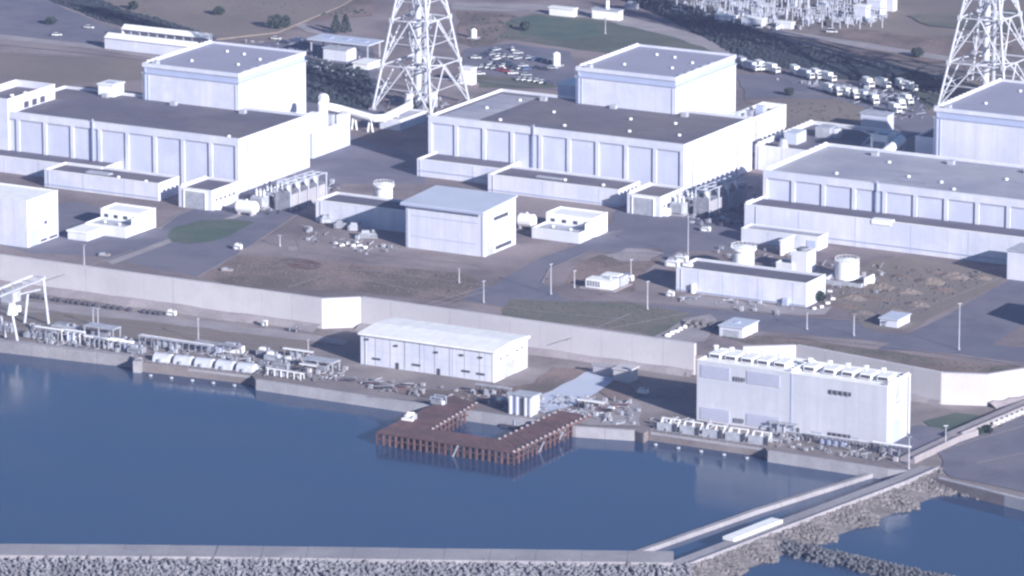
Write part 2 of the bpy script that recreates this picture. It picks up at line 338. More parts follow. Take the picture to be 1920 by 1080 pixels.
# quay level
patch('asphalt_yard', [(1755, 850), (1800, 822), (1925, 775), (2050, 760), (2050, 930), (1925, 925), (1780, 895)], 'asphalt', ZQ)
patch('grass', [(1735, 790), (1790, 775), (1850, 782), (1900, 775), (1880, 800), (1800, 812), (1750, 806)], 'green', ZQ)
patch('asphalt_yard', [(1630, 840), (1720, 795), (1790, 812), (1800, 825), (1700, 870)], 'asphalt', ZQ)
patch('tan_grass', [(-60, 590), (170, 585), (330, 603), (600, 640), (560, 690), (480, 665), (300, 640), (-60, 600)], 'tan', ZQ)
patch('path', [(0, 562), (120, 572), (330, 596), (660, 638), (650, 648), (310, 608), (0, 574)], 'path', ZQ)
patch('road', [(1000, 755), (1040, 720), (1105, 695), (1190, 700), (1140, 725), (1080, 760), (1020, 775)], 'metalroof', ZQ, jit=.4)
patch('dry_grass', [(1120, 735), (1150, 712), (1190, 725), (1200, 745), (1150, 750)], 'dry', ZQ)
patch('dirt', [(690, 725), (900, 735), (1000, 720), (1040, 690), (1140, 690), (1100, 700), (1010, 745), (930, 760), (800, 745)], 'dry', ZQ)
patch('dirt', [(1050, 770), (1200, 752), (1200, 800), (1100, 797), (1050, 790)], 'path', ZQ)


def stripe(pts, z=ZI, w_=.7, m='path', name='kerb'):
    P = [at(x, y, z) for x, y in pts]; lay[0] += 1; zz = z + .006 * lay[0]; mb = MB()
    for a, b in zip(P, P[1:]):
        d = (b - a).normalized(); nr = Vector((-d.y, d.x, 0)) * w_ / 2
        mb.add([(v.x, v.y, zz) for v in (a - nr, b - nr, b + nr, a + nr)], [(0, 1, 2, 3)])
    return struct(name, mb, m)
for pts in ([(565, 500), (700, 509), (905, 536)], [(565, 516), (700, 529), (860, 563), (1000, 584), (1240, 607), (1300, 610)], [(1062, 560), (1250, 571), (1500, 594), (1640, 606)], [(1640, 604), (1780, 560), (1900, 512)],
            [(1016, 532), (1030, 506), (1108, 471), (1245, 478)], [(370, 520), (455, 472), (560, 402)], [(300, 430), (330, 406), (478, 342)], [(1300, 614), (1640, 648), (1830, 672), (1990, 700)], [(1140, 618), (1290, 588)], [(790, 575), (905, 540)], [(812, 577), (915, 545)],
            [(540, 540), (600, 520)], [(1060, 640), (1180, 590)], [(110, 520), (250, 470)], [(620, 470), (900, 498)], [(1100, 450), (1170, 432)], [(480, 488), (610, 500)], [(200, 300), (640, 262)]):
    stripe(pts)
for pts in ([(0, 84), (190, 103), (330, 120)], [(190, 92), (330, 108)], [(700, 2), (1000, 20), (1130, 34)], [(885, 150), (1070, 172)], [(1480, 175), (1600, 182)], [(40, 104), (150, 108)]): stripe(pts, w_=1.2)
for pts in ([(120, 600), (330, 622), (560, 660)], [(690, 745), (900, 762)], [(1210, 790), (1460, 826), (1640, 850)], [(1790, 838), (1920, 800)], [(1830, 870), (1925, 850)], [(1700, 866), (1800, 826)]): stripe(pts, ZQ)
# banks behind the plant: lower edge at plant level, upper edge 9 m higher, with terraces above
def bank(low, up, zt, terrace, mname, tname='terrace'):
    lo = [at(x, y, ZI) for x, y in low]; hi = [at(x, y, zt) for x, y in up]; n = len(lo)
    mb = MB().add([v.to_tuple() for v in lo] + [v.to_tuple() for v in hi], [(i, i + 1, n + i + 1, n + i) for i in range(n - 1)])
    struct('embankment', mb, 'darkveg')
    te = [at(x, y, zt) for x, y in terrace]
    pts = [(v.x, v.y) for v in hi] + [(v.x, v.y) for v in te]
    struct(tname, MB().prism(pts, ZI - 1, zt), mname)
    return lo, hi
def scrub(lo, hi, n, label):
    mb = MB(); rnd = random.Random(n)
    for _ in range(n):
        i = rnd.randrange(len(lo) - 1); t, s_ = rnd.random(), rnd.random()
        p = lo[i].lerp(lo[i + 1], t).lerp(hi[i].lerp(hi[i + 1], t), s_)
        mb.rock((p.x, p.y, p.z + .1), rnd.uniform(.5, 1.1), rnd)
    tag(mb.build('scrub', 'darkveg'), label, 'scrub', kind='stuff')
lo, hi = bank([(1120, -20), (1255, 38), (1328, 75), (1383, 108), (1547, 146), (1700, 160), (1790, 175)],
              [(1190, -20), (1300, 14), (1400, 50), (1474, 76), (1583, 106), (1720, 135), (1800, 160)], 19, [(2600, 400), (2600, -300), (1100, -300)], 'tan')
scrub(lo, hi, 2200, 'dark scrub covering the long bank below the switchyard at upper right')
lo, hi = bank([(60, -14), (87, 0), (153, 24), (181, 37), (230, 50), (372, 74), (396, 76)],
              [(150, -14), (192, 0), (230, 18), (270, 28), (306, 37), (370, 58), (396, 74)], ZI + .8, [(520, 60), (640, 10), (760, -60), (900, -300), (100, -300)], 'tan')
scrub(lo, hi, 800, 'dark scrub covering the bank behind the two long white sheds at upper left')
def ground_scrub(pts, n, label, r=(.8, 1.8), m='darkveg', name='scrub', z=ZI):
    P = [at(x, y, z) for x, y in pts]; xs = [p.x for p in P]; ys = [p.y for p in P]; rnd = random.Random(n + 3); mb = MB(); k = 0
    while k < n:
        x, y = rnd.uniform(min(xs), max(xs)), rnd.uniform(min(ys), max(ys)); c = False
        for a, b in zip(P, P[1:] + P[:1]):
            if (a.y > y) != (b.y > y) and x < (b.x - a.x) * (y - a.y) / (b.y - a.y) + a.x: c = not c
        if c: mb.rock((x, y, z + .2), rnd.uniform(*r), rnd); k += 1
    return tag(mb.build(name, m), label, name.replace('_', ' '), kind='stuff')
ground_scrub([(560, 112), (690, 132), (700, 205), (600, 190), (470, 165), (460, 120)], 500, 'dark low scrub on the ground between the left reactor building and the lattice tower')
ground_scrub([(1560, 565), (1640, 500), (1830, 508), (1870, 525), (1700, 600), (1600, 600)], 170, 'low grey heaps of rubble strewn on the gravel lot at the right', (.25, .85), 'tetradark', 'rubble')
ground_scrub([(1380, 505), (1620, 515), (1660, 545), (1560, 575), (1540, 540)], 90, 'small rubble and scraps lying around the tanks behind the low grey hall', (.3, .8), 'rock', 'rubble')

def tufts(pts, n, label, m='tan', r=(.12, .3)): return ground_scrub(pts, n, label, r, m, 'grass_tufts')
tufts([(400, 515), (450, 482), (560, 487), (860, 514), (900, 532), (860, 560), (640, 540), (440, 532)], 900, 'pale tufts of dry grass on the patch behind the sea wall, left', 'tan')
tufts([(400, 515), (450, 482), (560, 487), (860, 514), (900, 532), (860, 560), (640, 540), (440, 532)], 700, 'dark tufts of grass on the patch behind the sea wall, left', 'green')
tufts([(960, 562), (1180, 570), (1290, 590), (1235, 628), (1160, 614), (940, 590)], 800, 'dark tufts of grass on the patch right of the road fork', 'green')
tufts([(1330, 628), (1640, 658), (1830, 684), (1990, 700), (1850, 698), (1500, 652), (1400, 643)], 700, 'tufts of grass on the verge behind the right sea wall', 'green')
tufts([(1060, 530), (1120, 480), (1230, 472), (1190, 520), (1120, 546)], 400, 'tufts of grass on the road island', 'tan')
def mounds(pts, label, m='tan'):
    mb = MB(); r2 = random.Random(len(pts))
    for px, py, rx, ry, h in pts:
        c = at(px, py, ZI); N = 18; rings = [[(c.x + rx * q_ * math.cos(2 * math.pi * i / N) * r2.uniform(.85, 1.15), c.y + ry * q_ * math.sin(2 * math.pi * i / N) * r2.uniform(.85, 1.15), ZI - .1 + h * (1 - q_ ** 1.6) * r2.uniform(.8, 1.15)) for i in range(N)] for q_ in (1, .8, .6, .4, .2)]
        vs_ = [v for rg in rings for v in rg] + [(c.x, c.y, ZI + h)]; k = len(rings)
        mb.add(vs_, [(a * N + i, a * N + (i + 1) % N, (a + 1) * N + (i + 1) % N, (a + 1) * N + i) for a in range(k - 1) for i in range(N)] + [((k - 1) * N + i, (k - 1) * N + (i + 1) % N, k * N) for i in range(N)])
    tag(mb.build('earth_mound', m), label, 'earth mounds', kind='stuff')
mounds([(1600, 560, 7, 4, 1.6), (1650, 540, 9, 5, 2.2), (1700, 548, 8, 4, 1.8), (1745, 530, 8, 5, 2.4), (1790, 520, 9, 4, 2.2), (1840, 522, 6, 4, 1.6), (1680, 585, 8, 3, 1.4), (1720, 572, 6, 4, 1.8), (1620, 588, 7, 3, 1.2)], 'pale earth mounds heaped on the gravel lot at the right')
mounds([(1640, 560, 12, 2, 1.3), (1770, 545, 7, 3, 1.5), (1690, 520, 6, 3, 1.3), (1585, 575, 9, 2.4, 1.2), (1755, 512, 5, 3, 1.1)], 'darker earth banks among the mounds on the gravel lot at the right', 'dry')
# ---------------------------------------------------------------- buildings
def shell(t, L, W, H, m='paint', roof='roofdark', par=.9, th=.5, z0=0, cap='white', x0=0, y0=0):
    """four walls standing up past the roof as a parapet, roof slab inside, coping on top"""
    if par > 0:
        for nm, b in (('wall', (x0, y0, x0 + L, y0 + th)), ('wall', (x0, y0 + W - th, x0 + L, y0 + W)), ('wall', (x0, y0 + th, x0 + th, y0 + W - th)), ('wall', (x0 + L - th, y0 + th, x0 + L, y0 + W - th))):
            MB().box(b[0], b[1], z0, b[2], b[3], z0 + H).build(nm, m, t)
        MB().box(x0 + th + .01, y0 + th + .01, z0 + H - par - .5, x0 + L - th - .01, y0 + W - th - .01, z0 + H - par).build('roof', roof, t)
        c = MB(); e = .12
        c.box(x0 - e, y0 - e, z0 + H + .003, x0 + L + e, y0 + th + e, z0 + H + .25).box(x0 - e, y0 + W - th - e, z0 + H + .003, x0 + L + e, y0 + W + e, z0 + H + .25)
        c.box(x0 - e, y0 + th + e, z0 + H + .003, x0 + th + e, y0 + W - th - e, z0 + H + .25).box(x0 + L - th - e, y0 + th + e, z0 + H + .003, x0 + L + e, y0 + W - th - e, z0 + H + .25)
        c.build('coping', cap, t)
    else:
        MB().box(x0, y0, z0, x0 + L, y0 + W, z0 + H).build('wall', m, t)
        MB().box(x0 - .5, y0 - .5, z0 + H + .003, x0 + L + .5, y0 + W + .5, z0 + H + .5).build('roof', roof, t)
def dashes(t, x, y0, y1, z, n, m='white', part='parapet_block'):
    me = MB().box(0, 0, 0, .9, (y1 - y0) / n * .5, .9).mesh(part, m)
    for i in range(n): inst(part, me, t, (x, y0 + (y1 - y0) * (i + .25) / n, z))
def seams(t, L, H, xs, m='band', y=-.06, z0=0, w=.28):
    for x in xs: MB().box(x - w / 2, y, z0, x + w / 2, y + .05, H).build('joint', m, t)
def vents(t, pts, z, r=1.1):
    base = MB().cyl(0, 0, 0, .5, r, r, 12).cyl(0, 0, .5, .9, r * 1.25, r * .6, 12).mesh('roof_vent', 'white')
    for x, y in pts: inst('roof_vent', base, t, (x, y, z))

def cladding(t, L, W, H, n, ns=0, rows=(), z0=0):
    for i in range(1, n): MB().box(L * i / n - .07, -.035, z0 + .3, L * i / n + .07, -.004, H - .5).build('joint', 'louvre', t)
    for i in range(1, ns): MB().box(L + .004, W * i / ns - .07, z0 + .3, L + .035, W * i / ns + .07, H - .5).build('joint', 'louvre', t)
    for z in rows: MB().box(.2, -.045, z, L - .2, -.004, z + .14).build('joint', 'louvre', t)
def pipes(t, L, H, xs, W=0, ys=()):
    for x in xs: MB().box(L * x - .12, -.3, .1, L * x + .12, -.07, H - .4).build('downpipe', 'louvre', t)
    for y in ys:
        l_ = MB().box(L + .1, W * y, .2, L + .2, W * y + .12, H + .8).box(L + .1, W * y + .7, .2, L + .2, W * y + .82, H + .8)
        for k in range(int(H / .9)): l_.box(L + .1, W * y + .12, .6 + k * .9, L + .2, W * y + .7, .7 + k * .9)
        l_.build('ladder', 'grey', t)
# turbine halls
def hall(label, fl, frx, brx, roof, nb, vpts, dash=False, extra=None):
    zt = 37.0; o, L, W = foot(fl, frx, brx, zt); H = zt - ZI
    t = thing('turbine_hall', label, 'turbine hall', (o.x, o.y, ZI), group='turbine halls')
    shell(t, L, W, H, roof=roof, y0=.9, par=1.0, th=.5); W_ = W
    bay = L / nb; pw = 1.9
    MB().box(-.02, .05, H - 3.1, L + .02, .898, H + .24).build('fascia', 'paint', t)
    pil = MB().box(-pw / 2, 0, 0, pw / 2, .897, H - 3.102).mesh('pilaster', 'paint')
    pan = MB().box(.55, .62, 2, bay - pw - .55, .896, H - 3.9).mesh('wall_panel', 'panel')
    lin = MB().box(.2, .5, H - 3.75, bay - pw - .2, .894, H - 3.45).mesh('lintel', 'louvre')
    for i in range(nb + 1): inst('pilaster', pil, t, (min(max(i * bay, pw / 2), L - pw / 2), 0, 0))
    for i in range(nb):
        inst('wall_panel', pan, t, (i * bay + pw / 2, 0, 0)); inst('lintel', lin, t, (i * bay + pw / 2, 0, 0))
    # side wall: long thin cable tray with brackets below the coping, joints
    for i in range(10): MB().box(L + .003, 3 + i * (W - 6) / 10, H - 3.2, L + .25, 3 + (i + .55) * (W - 6) / 10, H - 3.0).build('rail', 'band', t)
    for i in range(1, 6): MB().box(L + .002, i * W / 6 - .12, .5, L + .04, i * W / 6 + .12, H - .6).build('joint', 'lgrey', t)
    vents(t, [(L * a, .9 + W * b) for a, b in vpts], H - 1.0, .8)
    pipes(t, L, H - 2, (), W, (.12, .78))
    MB().box(L * .42 - .3, -.7, 1, L * .42 + .3, -.1, H + 1.6).build('downpipe', 'band', t)
    r4 = random.Random(int(fl[1])); mk = {'roofgrey': 'stain_grey', 'roofdark': 'stain_dark', 'roofbrown': 'stain_dark'}[roof]
    for k in range(7):
        x, y = r4.uniform(2, L * .85), r4.uniform(3, W * .7); a_, b_ = r4.uniform(4, 22), r4.uniform(1.5, 9)
        MB().prism([(x, y), (x + a_, y + r4.uniform(-1, 1)), (x + a_ * r4.uniform(.8, 1), y + b_), (x + a_ * r4.uniform(.1, .3), y + b_ * r4.uniform(.8, 1))], H - .999, H - .985 + .002 * k).build('roof_patch', mk, t)
    for k in range(1, 6): MB().box(1, .9 + W * k / 6 - .15, H - .999, L - 1, .9 + W * k / 6 + .15, H - .93).build('roof_seam', mk, t)
    for k in range(3): MB().box(L * (.2 + .28 * k), W * .86, H - .999, L * (.2 + .28 * k) + 3, W * .86 + 2.4, H + .8).build('roof_hatch', 'lgrey', t)
    if dash: dashes(t, .1, 2, W, H + .26, 13)
    if extra: extra(t, L, W, H)
    return t, o, L, W
def h2x(t, L, W, H): MB().box(3, 5, H - .999, L * .17, W * .93, H - .96).build('roof_patch', 'roofgrey', t)
def h3x(t, L, W, H): pass
hall1 = hall('long turbine hall at the left, dark roof, furthest left of the three', (-18, 206), 447, 578, 'roofdark', 9, [(.07, .12), (.93, .1)])
hall2 = hall('long turbine hall in the middle, brown-grey roof with a pale patch at its left end', (803, 217), 1282, 1409, 'roofbrown', 9,
             [(.1, .45), (.14, .78), (.34, .55), (.48, .2), (.63, .6), (.8, .62), (.72, .25), (.24, .15), (.9, .3)], extra=h2x)
hall3 = hall('long turbine hall at the right with pale grey roof, cut by the frame edge', (1431, 320), 1950, 2060, 'roofgrey', 9,
             [(.22, .2), (.45, .35), (.58, .3), (.66, .14), (.3, .7), (.75, .6)], dash=True)

# reactor buildings
def reactor(label, fl, frx, brx, ndash=16):
    zt = 53.5; o, L, W = foot(fl, frx, brx, zt); H = zt - ZI
    t = thing('reactor_building', label, 'reactor building', (o.x, o.y, ZI), group='reactor buildings')
    shell(t, L, W, H - 4.8, m='paint', roof='band', par=0); cladding(t, L, W, H - 5, 5, 5); pipes(t, L, H - 5, (.97,), W, (.06,))
    MB().box(.35, .35, H - 4.8 + .51, L - .35, W - .35, H - 1.8).build('recessed_band', 'band', t)
    MB().box(-.15, -.15, H - 1.797, L + .15, .7, H + .1).box(-.15, W - .7, H - 1.797, L + .15, W + .15, H + .1).box(-.15, .7, H - 1.797, .7, W - .7, H + .1).box(L - .7, .7, H - 1.797, L + .15, W - .7, H + .1).build('parapet', 'paint', t)
    MB().box(.72, .72, H - 1.79, L - .72, W - .72, H - .9).build('roof', 'rooflav', t)
    dashes(t, .75, 1.5, W - 1.5, H + .11, ndash)
    vents(t, [(L * .3, W * .3), (L * .55, W * .72), (L * .75, W * .35), (L * .35, W * .75), (L * .8, W * .6)], H - .9, .7)
    MB().box(1.2, -.5, 1, 2.0, -.003, H - 2).box(3.0, -.35, 1, 3.4, -.003, H - 4.3).build('cable_duct', 'band', t)
    MB().box(4, 2, H - .9, 6.5, 5, H + 1).build('roof_hatch', 'lgrey', t)
    dashes(t, L - 1.5, 4, W * .7, H - .85, 5, part='roof_hatch')
    return t, o, L, W
rb1 = reactor('big pale reactor building with flat roof behind the left hall', (267, 118), 447, 573)
rb2 = reactor('big pale reactor building with flat roof behind the middle hall', (1080, 125), 1267, 1380)
rb3 = reactor('big pale reactor building cut by the right frame edge, under the right lattice tower', (1752, 201), 1950, 2070)

def simple(name, label, cat, fl, frx, brx, zt, zb=ZI, m='paint', roof='roofdark', par=.8, th=.5, js=(), group=None, cap='white', dash=0, H_=None):
    o, L, W = foot(fl, frx, brx, zt); H = zt - zb
    t = thing(name, label, cat, (o.x, o.y, zb), group=group)
    shell(t, L, W, H, m, roof, par, th, cap=cap)
    seams(t, L, H - .3, [L * j for j in js])
    if dash: dashes(t, .05, .5, W - .5, H + .26, dash)
    if L > 30 and H > 6: cladding(t, L, W, H, int(L / 6.5), int(W / 6.5)); pipes(t, L, H, (.04,), W, ())
    return t, o, L, W, H
# low annexes on the sea side of the halls
a = simple('annex', 'low pale annex with a brown-grey roof against the left hall, at the left frame edge', 'annex', (-70, 284), 190, 235, 19.5, js=(.3, .55, .8))
a = simple('annex', 'long low annex with dark roof standing out in front of the left hall', 'annex', (83, 318), 297, 336, 20.0, js=(.34, .7), dash=0)
MB().box(0, -.3, 1.2, a[2], -.05, 1.6).build('ledge', 'band', a[0])
MB().box(a[2] * .3, 6, 7.3, a[2] * .5, 10, 7.9).build('roof_skylight', 'lgrey', a[0]); vents(a[0], [(a[2] * .6, 5), (a[2] * .85, 4)], 7.2, .8)
a = simple('annex', 'low pale annex at the left end of the middle hall', 'annex', (782, 298), 940, 1010, 20.0, js=(.66,))
MB().box(0, -.3, 2.6, a[2], -.05, 3.0).build('ledge', 'band', a[0])
a = simple('annex', 'long low annex with dark roof in front of the middle hall', 'annex', (915, 327), 1160, 1200, 20.0, js=(.42, .85))
MB().box(0, -.3, .9, a[2], -.05, 1.3).build('ledge', 'band', a[0])
MB().box(a[2] * .3, 8, 7.3, a[2] * .5, 11, 7.7).build('roof_skylight', 'lgrey', a[0]); vents(a[0], [(a[2] * .52, 9), (a[2] * .82, 8)], 7.2, .8)
a = simple('annex', 'tall plain annex with narrow dark roof along the right hall', 'annex', (1396, 383), 1960, 1998, 25.0, js=(.185, .375, .56, .75), dash=0)
MB().box(0, -.3, 2.2, a[2], -.05, 2.6).build('ledge', 'band', a[0])
MB().box(a[2] * .43, -.4, 11.2, a[2] * .495, 3.4, 13.45).build('roof_skylight', 'white', a[0])
dashes(a[0], .1, .5, 8, 13.26, 4)
# gatehouses with roller door
def gatehouse(label, fl, frx, brx, n):
    t, o, L, W, H = simple('gatehouse', label, 'gatehouse', fl, frx, brx, 21.0, roof='roofbrown', js=())
    dw = L * .62
    MB().box(L * .18 - .5, -.5, 0, L * .18, -.003, H - 1.2).box(L * .18 + dw, -.5, 0, L * .18 + dw + .5, -.003, H - 1.2).box(L * .18 - .5, -.5, H - 1.2, L * .18 + dw + .5, -.003, H - .6).build('door_frame', 'white', t)
    d = MB().box(L * .18, -.2, 0, L * .18 + dw, -.01, H - 1.202).build('roller_door', 'lgrey', t)
    for i in range(7): MB().box(L * .18 + .1, -.28, .6 + i * .95, L * .18 + dw - .1, -.202, .75 + i * .95).build('slat', 'grey', d)
    me = MB().box(0, 0, 0, .12, 1.6, 1.0).mesh('window', 'glass')
    for i in range(n): inst('window', me, t, (L + .003, 3 + i * (W - 5) / n, H * .42))
    dashes(t, .05, 1, W - 1, H + .26, 6)
    MB().box(L + .003, W * .1, .1, L + 2.4, W * .25, 3.2).build('porch', 'white', t)
    return t
gatehouse('brown-roofed gatehouse with wide roller door at the corner of the left hall', (335, 351), 397, 449, 5)
gatehouse('brown-roofed gatehouse with wide roller door at the corner of the middle hall', (1176, 363), 1238, 1283, 5)

# tall cube with pale roof in the middle
t, o, L, W, H = simple('workshop', 'tall cube-shaped pale building with sloping blue-grey metal roof, centre', 'building', (760, 382), 908, 967, 31.5, par=-1, roof='metalroof')
kids_t = [c for c in COL.objects if c.parent == t and c.name.startswith('roof')]
for c in kids_t: bpy.data.objects.remove(c)
mb = MB(); e = 1.6
for i, (x0, x1) in enumerate(((0, .333), (.333, .667), (.667, 1))):
    y0, y1 = -e + (W + 2 * e) * x0 + .05, -e + (W + 2 * e) * x1 - .05; z0, z1 = H + .3 + x0 * 1.4, H + .3 + x1 * 1.4
    MB().add([(-e, y0, z0), (L + .3, y0, z0), (L + .3, y1, z1), (-e, y1, z1), (-e, y0, z0 + .6), (L + .3, y0, z0 + .6), (L + .3, y1, z1 + .6), (-e, y1, z1 + .6)],
             [(3, 2, 1, 0), (4, 5, 6, 7), (0, 1, 5, 4), (1, 2, 6, 5), (2, 3, 7, 6), (3, 0, 4, 7)]).build('roof_panel', 'metalroof', t)
MB().box(-e, -e - .25, H - .4, L + .4, -e + .03, H + .5).build('gutter', 'band', t)
MB().add([(0, 0, H), (L, 0, H), (L, W, H), (0, W, H), (0, W, H + 1.6), (L, W, H + 1.6), (0, 0, H + .25), (L, 0, H + .25)], [(0, 6, 4, 3), (1, 2, 5, 7), (0, 1, 7, 6), (3, 4, 5, 2), (6, 7, 5, 4)]).build('gable', 'paint', t)
cladding(t, L, W, H, 7, 4); pipes(t, L, H, (.02, .98), W, ())
MB().box(L * .08, -.12, 5.3, L * .9, -.003, 5.55).box(L * .08, -.12, 14.6, L * .92, -.003, 14.85).build('conduit', 'band', t)
MB().box(L + .003, W * .3, H - 5.0, L + .2, W * .75, H - 3.4).build('louvre', 'dark', t)
MB().box(L + .003, W * .35, 1.2, L + .2, W * .85, 2.8).build('louvre', 'dark', t)
MB().box(L + .003, W * .08, .1, L + .12, W * .28, 6.2).build('door', 'lgrey', t)
# long low building left of it, with white tank behind
t, o, L, W, H = simple('pump_building', 'low building with dark roof left of the tall cube, half in its shade', 'building', (592, 375), 830, 868, 21.8, js=(.32, .62), roof='roofdark')
# white building left edge
t, o, L, W, H = simple('white_building', 'white block cut by the left frame edge, with a side door and bright roof', 'building', (-70, 362), 50, 108, 33.0, m='paint', roof='white', cap='white', par=.3)
MB().box(L + .003, W * .1, .1, L + .15, W * .33, 7.5).build('door', 'band', t)
MB().box(L + .003, W * .42, .6, L + .2, W * .62, 1.6).box(L + .003, W * .7, .6, L + .2, W * .95, 1.6).build('louvre', 'dark', t)
MB().box(L + .003, W * .55, 8, L + .2, W * .63, 9.4).build('louvre', 'dark', t)
# small service buildings: tall rear block, low walled front block
def service(label, fl, frx, brx, hz, n):
    o, L, W = foot(fl, frx, brx, ZI + 4.6)
    t = thing('service_building', label, 'service building', (o.x, o.y, ZI), group='service buildings')
    shell(t, L, W * .48, 4.6, 'paint', 'lgrey', .5, .4)
    shell(t, L, W * .5, hz, 'white', 'white', .3, .4, y0=W * .5)
    MB().box(L + .003, W * .2, 1, L + .5, W * .5, hz - .8).build('side_wall', 'white', t)
    me = MB().box(-1.0, -.12, 0, 1.0, -.003, 1.3).mesh('window', 'glass')
    fr = MB().box(-1.2, -.08, -.15, 1.2, -.001, 1.45).mesh('window_frame', 'lgrey')
    for i in range(n):
        x = L * (i + .6) / (n + .2); wd = inst('window', me, t, (x, W * .5 - .02, 5.2)); f = inst('window_frame', fr, t, (x, W * .5, 5.2))
    vents(t, [(L * .3, W * .25), (L * .7, W * .2)], 4.3, .6)
    return t
service('white service building with a row of small windows near the left frame edge', (160, 418), 235, 292, 8.6, 4)
service('white service building with dark window openings, just right of the tall cube', (997, 427), 1086, 1139, 8.8, 4)
t = simple('shed', 'small pale flat-roofed shed in front of the left white service building', 'shed', (127, 433), 163, 197, 15.6, m='paint', roof='white', par=-1)[0]
t, o, L, W, H = simple('shed', 'small shed with pale blue overhanging roof near the gap in the sea wall', 'shed', (1349, 611), 1392, 1421, 16.2, m='paint', roof='metalroof', par=-1)
MB().box(2, -.1, .1, L - 1.5, -.003, 3).build('door', 'lgrey', t); MB().box(L * .4, W * .4, H + .5, L * .55, W * .55, H + 1).build('roof_hatch', 'band', t)
t, o, L, W, H = simple('shed', 'small pale shed beside the gravel lot at the right', 'shed', (1650, 597), 1683, 1706, 15.2, m='paint', roof='metalroof', par=-1)
MB().box(1, -.1, .1, 3, -.003, 2.3).build('door', 'lgrey', t)
# rounded white tank shed by the left gatehouse
def htank(name, label, c, L, r, rz, m='white', z=ZI, saddles=True, cat='tank', group=None):
    t = thing(name, label, cat, (c.x, c.y, z), rz, group)
    mb = MB()
    mb.tube((-L / 2 + r * .4, 0, r + .5), (L / 2 - r * .4, 0, r + .5), r, 14); mb.tube((-L / 2 + r * .4, 0, r + .5), (-L / 2, 0, r + .5), r, 14, r * .6); mb.tube((L / 2 - r * .4, 0, r + .5), (L / 2, 0, r + .5), r, 14, r * .6)
    mb.build('vessel', m, t)
    me = MB().box(-.4, -r * .7, 0, .4, r * .7, .5 + r * .35).mesh('saddle', 'concrete')
    for x in (-.3, .3): inst('saddle', me, t, (x * L, 0, 0))
    MB().cyl(0, 0, 2 * r + .4, 2 * r + 1.1, .5, seg=8).build('manhole', m, t)
    return t
htank('storage_tank', 'white horizontal tank beside the left gatehouse', at(463, 402), 11, 3.0, 0)
htank('storage_tank', 'white horizontal tank squeezed between the tall cube and a service building', at(988, 428), 9, 3.1, 0)
# vertical tanks
def vtank(label, cpx, r, h, flare=True, m='white', z=ZI, stairs=True):
    c = at(cpx[0], cpx[1], z); t = thing('storage_tank', label, 'tank', (c.x, c.y, z))
    MB().cyl(0, 0, 0, h, r, seg=28).build('vessel', m, t)
    if flare: MB().cyl(0, 0, h - 1.9, h - .7, r, r * 1.22, 28).cyl(0, 0, h - .7, h + .12, r * 1.22, r * 1.22, 28).build('rim', m, t)
    MB().cyl(0, 0, h + .13, h + .9, r * .95, r * .15, 28).build('lid', m, t)
    n = 18; rail = MB()
    for i in range(n):
        a0 = 2 * math.pi * i / n; a1 = 2 * math.pi * (i + 1) / n; rr = r * (1.2 if flare else 1.0)
        p, q_ = (rr * math.cos(a0), rr * math.sin(a0)), (rr * math.cos(a1), rr * math.sin(a1))
        rail.tube((*p, h), (*p, h + 1.2), .07, 4); rail.tube((*p, h + 1.2), (*q_, h + 1.2), .07, 4)
    rail.build('railing', m, t)
    if stairs:
        s_ = MB()
        for i in range(16):
            a0 = 2.4 + i * .11; z0 = h * i / 16
            s_.box(-(r + .9) * math.cos(a0) * -1 - .5, (r + .5) * math.sin(-a0) - .5, z0, -(r + .9) * math.cos(a0) * -1 + .5, (r + .5) * math.sin(-a0) + .5, z0 + .35)
        s_.build('stair', 'lgrey', t)
    MB().cyl(0, 0, 0, .4, r + .8, seg=24).build('plinth', 'concrete', t)
    return t
vtank('white upright tank with flared rim behind the low building left of the tall cube', (720, 390), 3.9, 11)
vtank('white upright tank with flared rim and stair behind the low grey hall', (1394, 508), 4.6, 10.5)
vtank('plain white upright tank with spiral stair standing in a walled basin', (1588, 522), 5.2, 8, flare=False)
# basin around the plain tank
c = at(1590, 528); t = thing('tank_basin', 'low white bund wall around the plain upright tank', 'bund wall', (c.x, c.y, ZI))
for b in ((-9, -8, 10, -7.6), (9.6, -7.6, 10, 6), (-9, -7.6, -8.6, 6), (-9, 6, 10, 6.4)): MB().box(b[0], b[1], 0, b[2], b[3], 1.8).build('wall', 'lgrey', t)
MB().box(10.4, -6, 0, 11, 3, 4.0).build('screen', 'white', t)
# low hall O
t, o, L, W, H = simple('low_hall', 'low grey hall with dark roof and white parapet right of the road junction', 'hall', (1268, 501), 1512, 1548, 22.2, js=(.17, .36, .63, .9), roof='roofdark')
MB().box(0, -.4, .6, L, -.06, .9).build('ledge', 'band', t)
MB().box(L * .83, -1.6, 0, L * .87, -.06, 3).build('door_canopy', 'band', t); MB().box(L * .13, -1.6, 0, L * .15, -.06, 4).build('door_canopy', 'white', t)
MB().box(2, 2, H + .3, 6, 4, H + 1.4).box(2, 5.5, H + .3, 3.4, 8, H + 1.2).build('roof_unit', 'white', t)
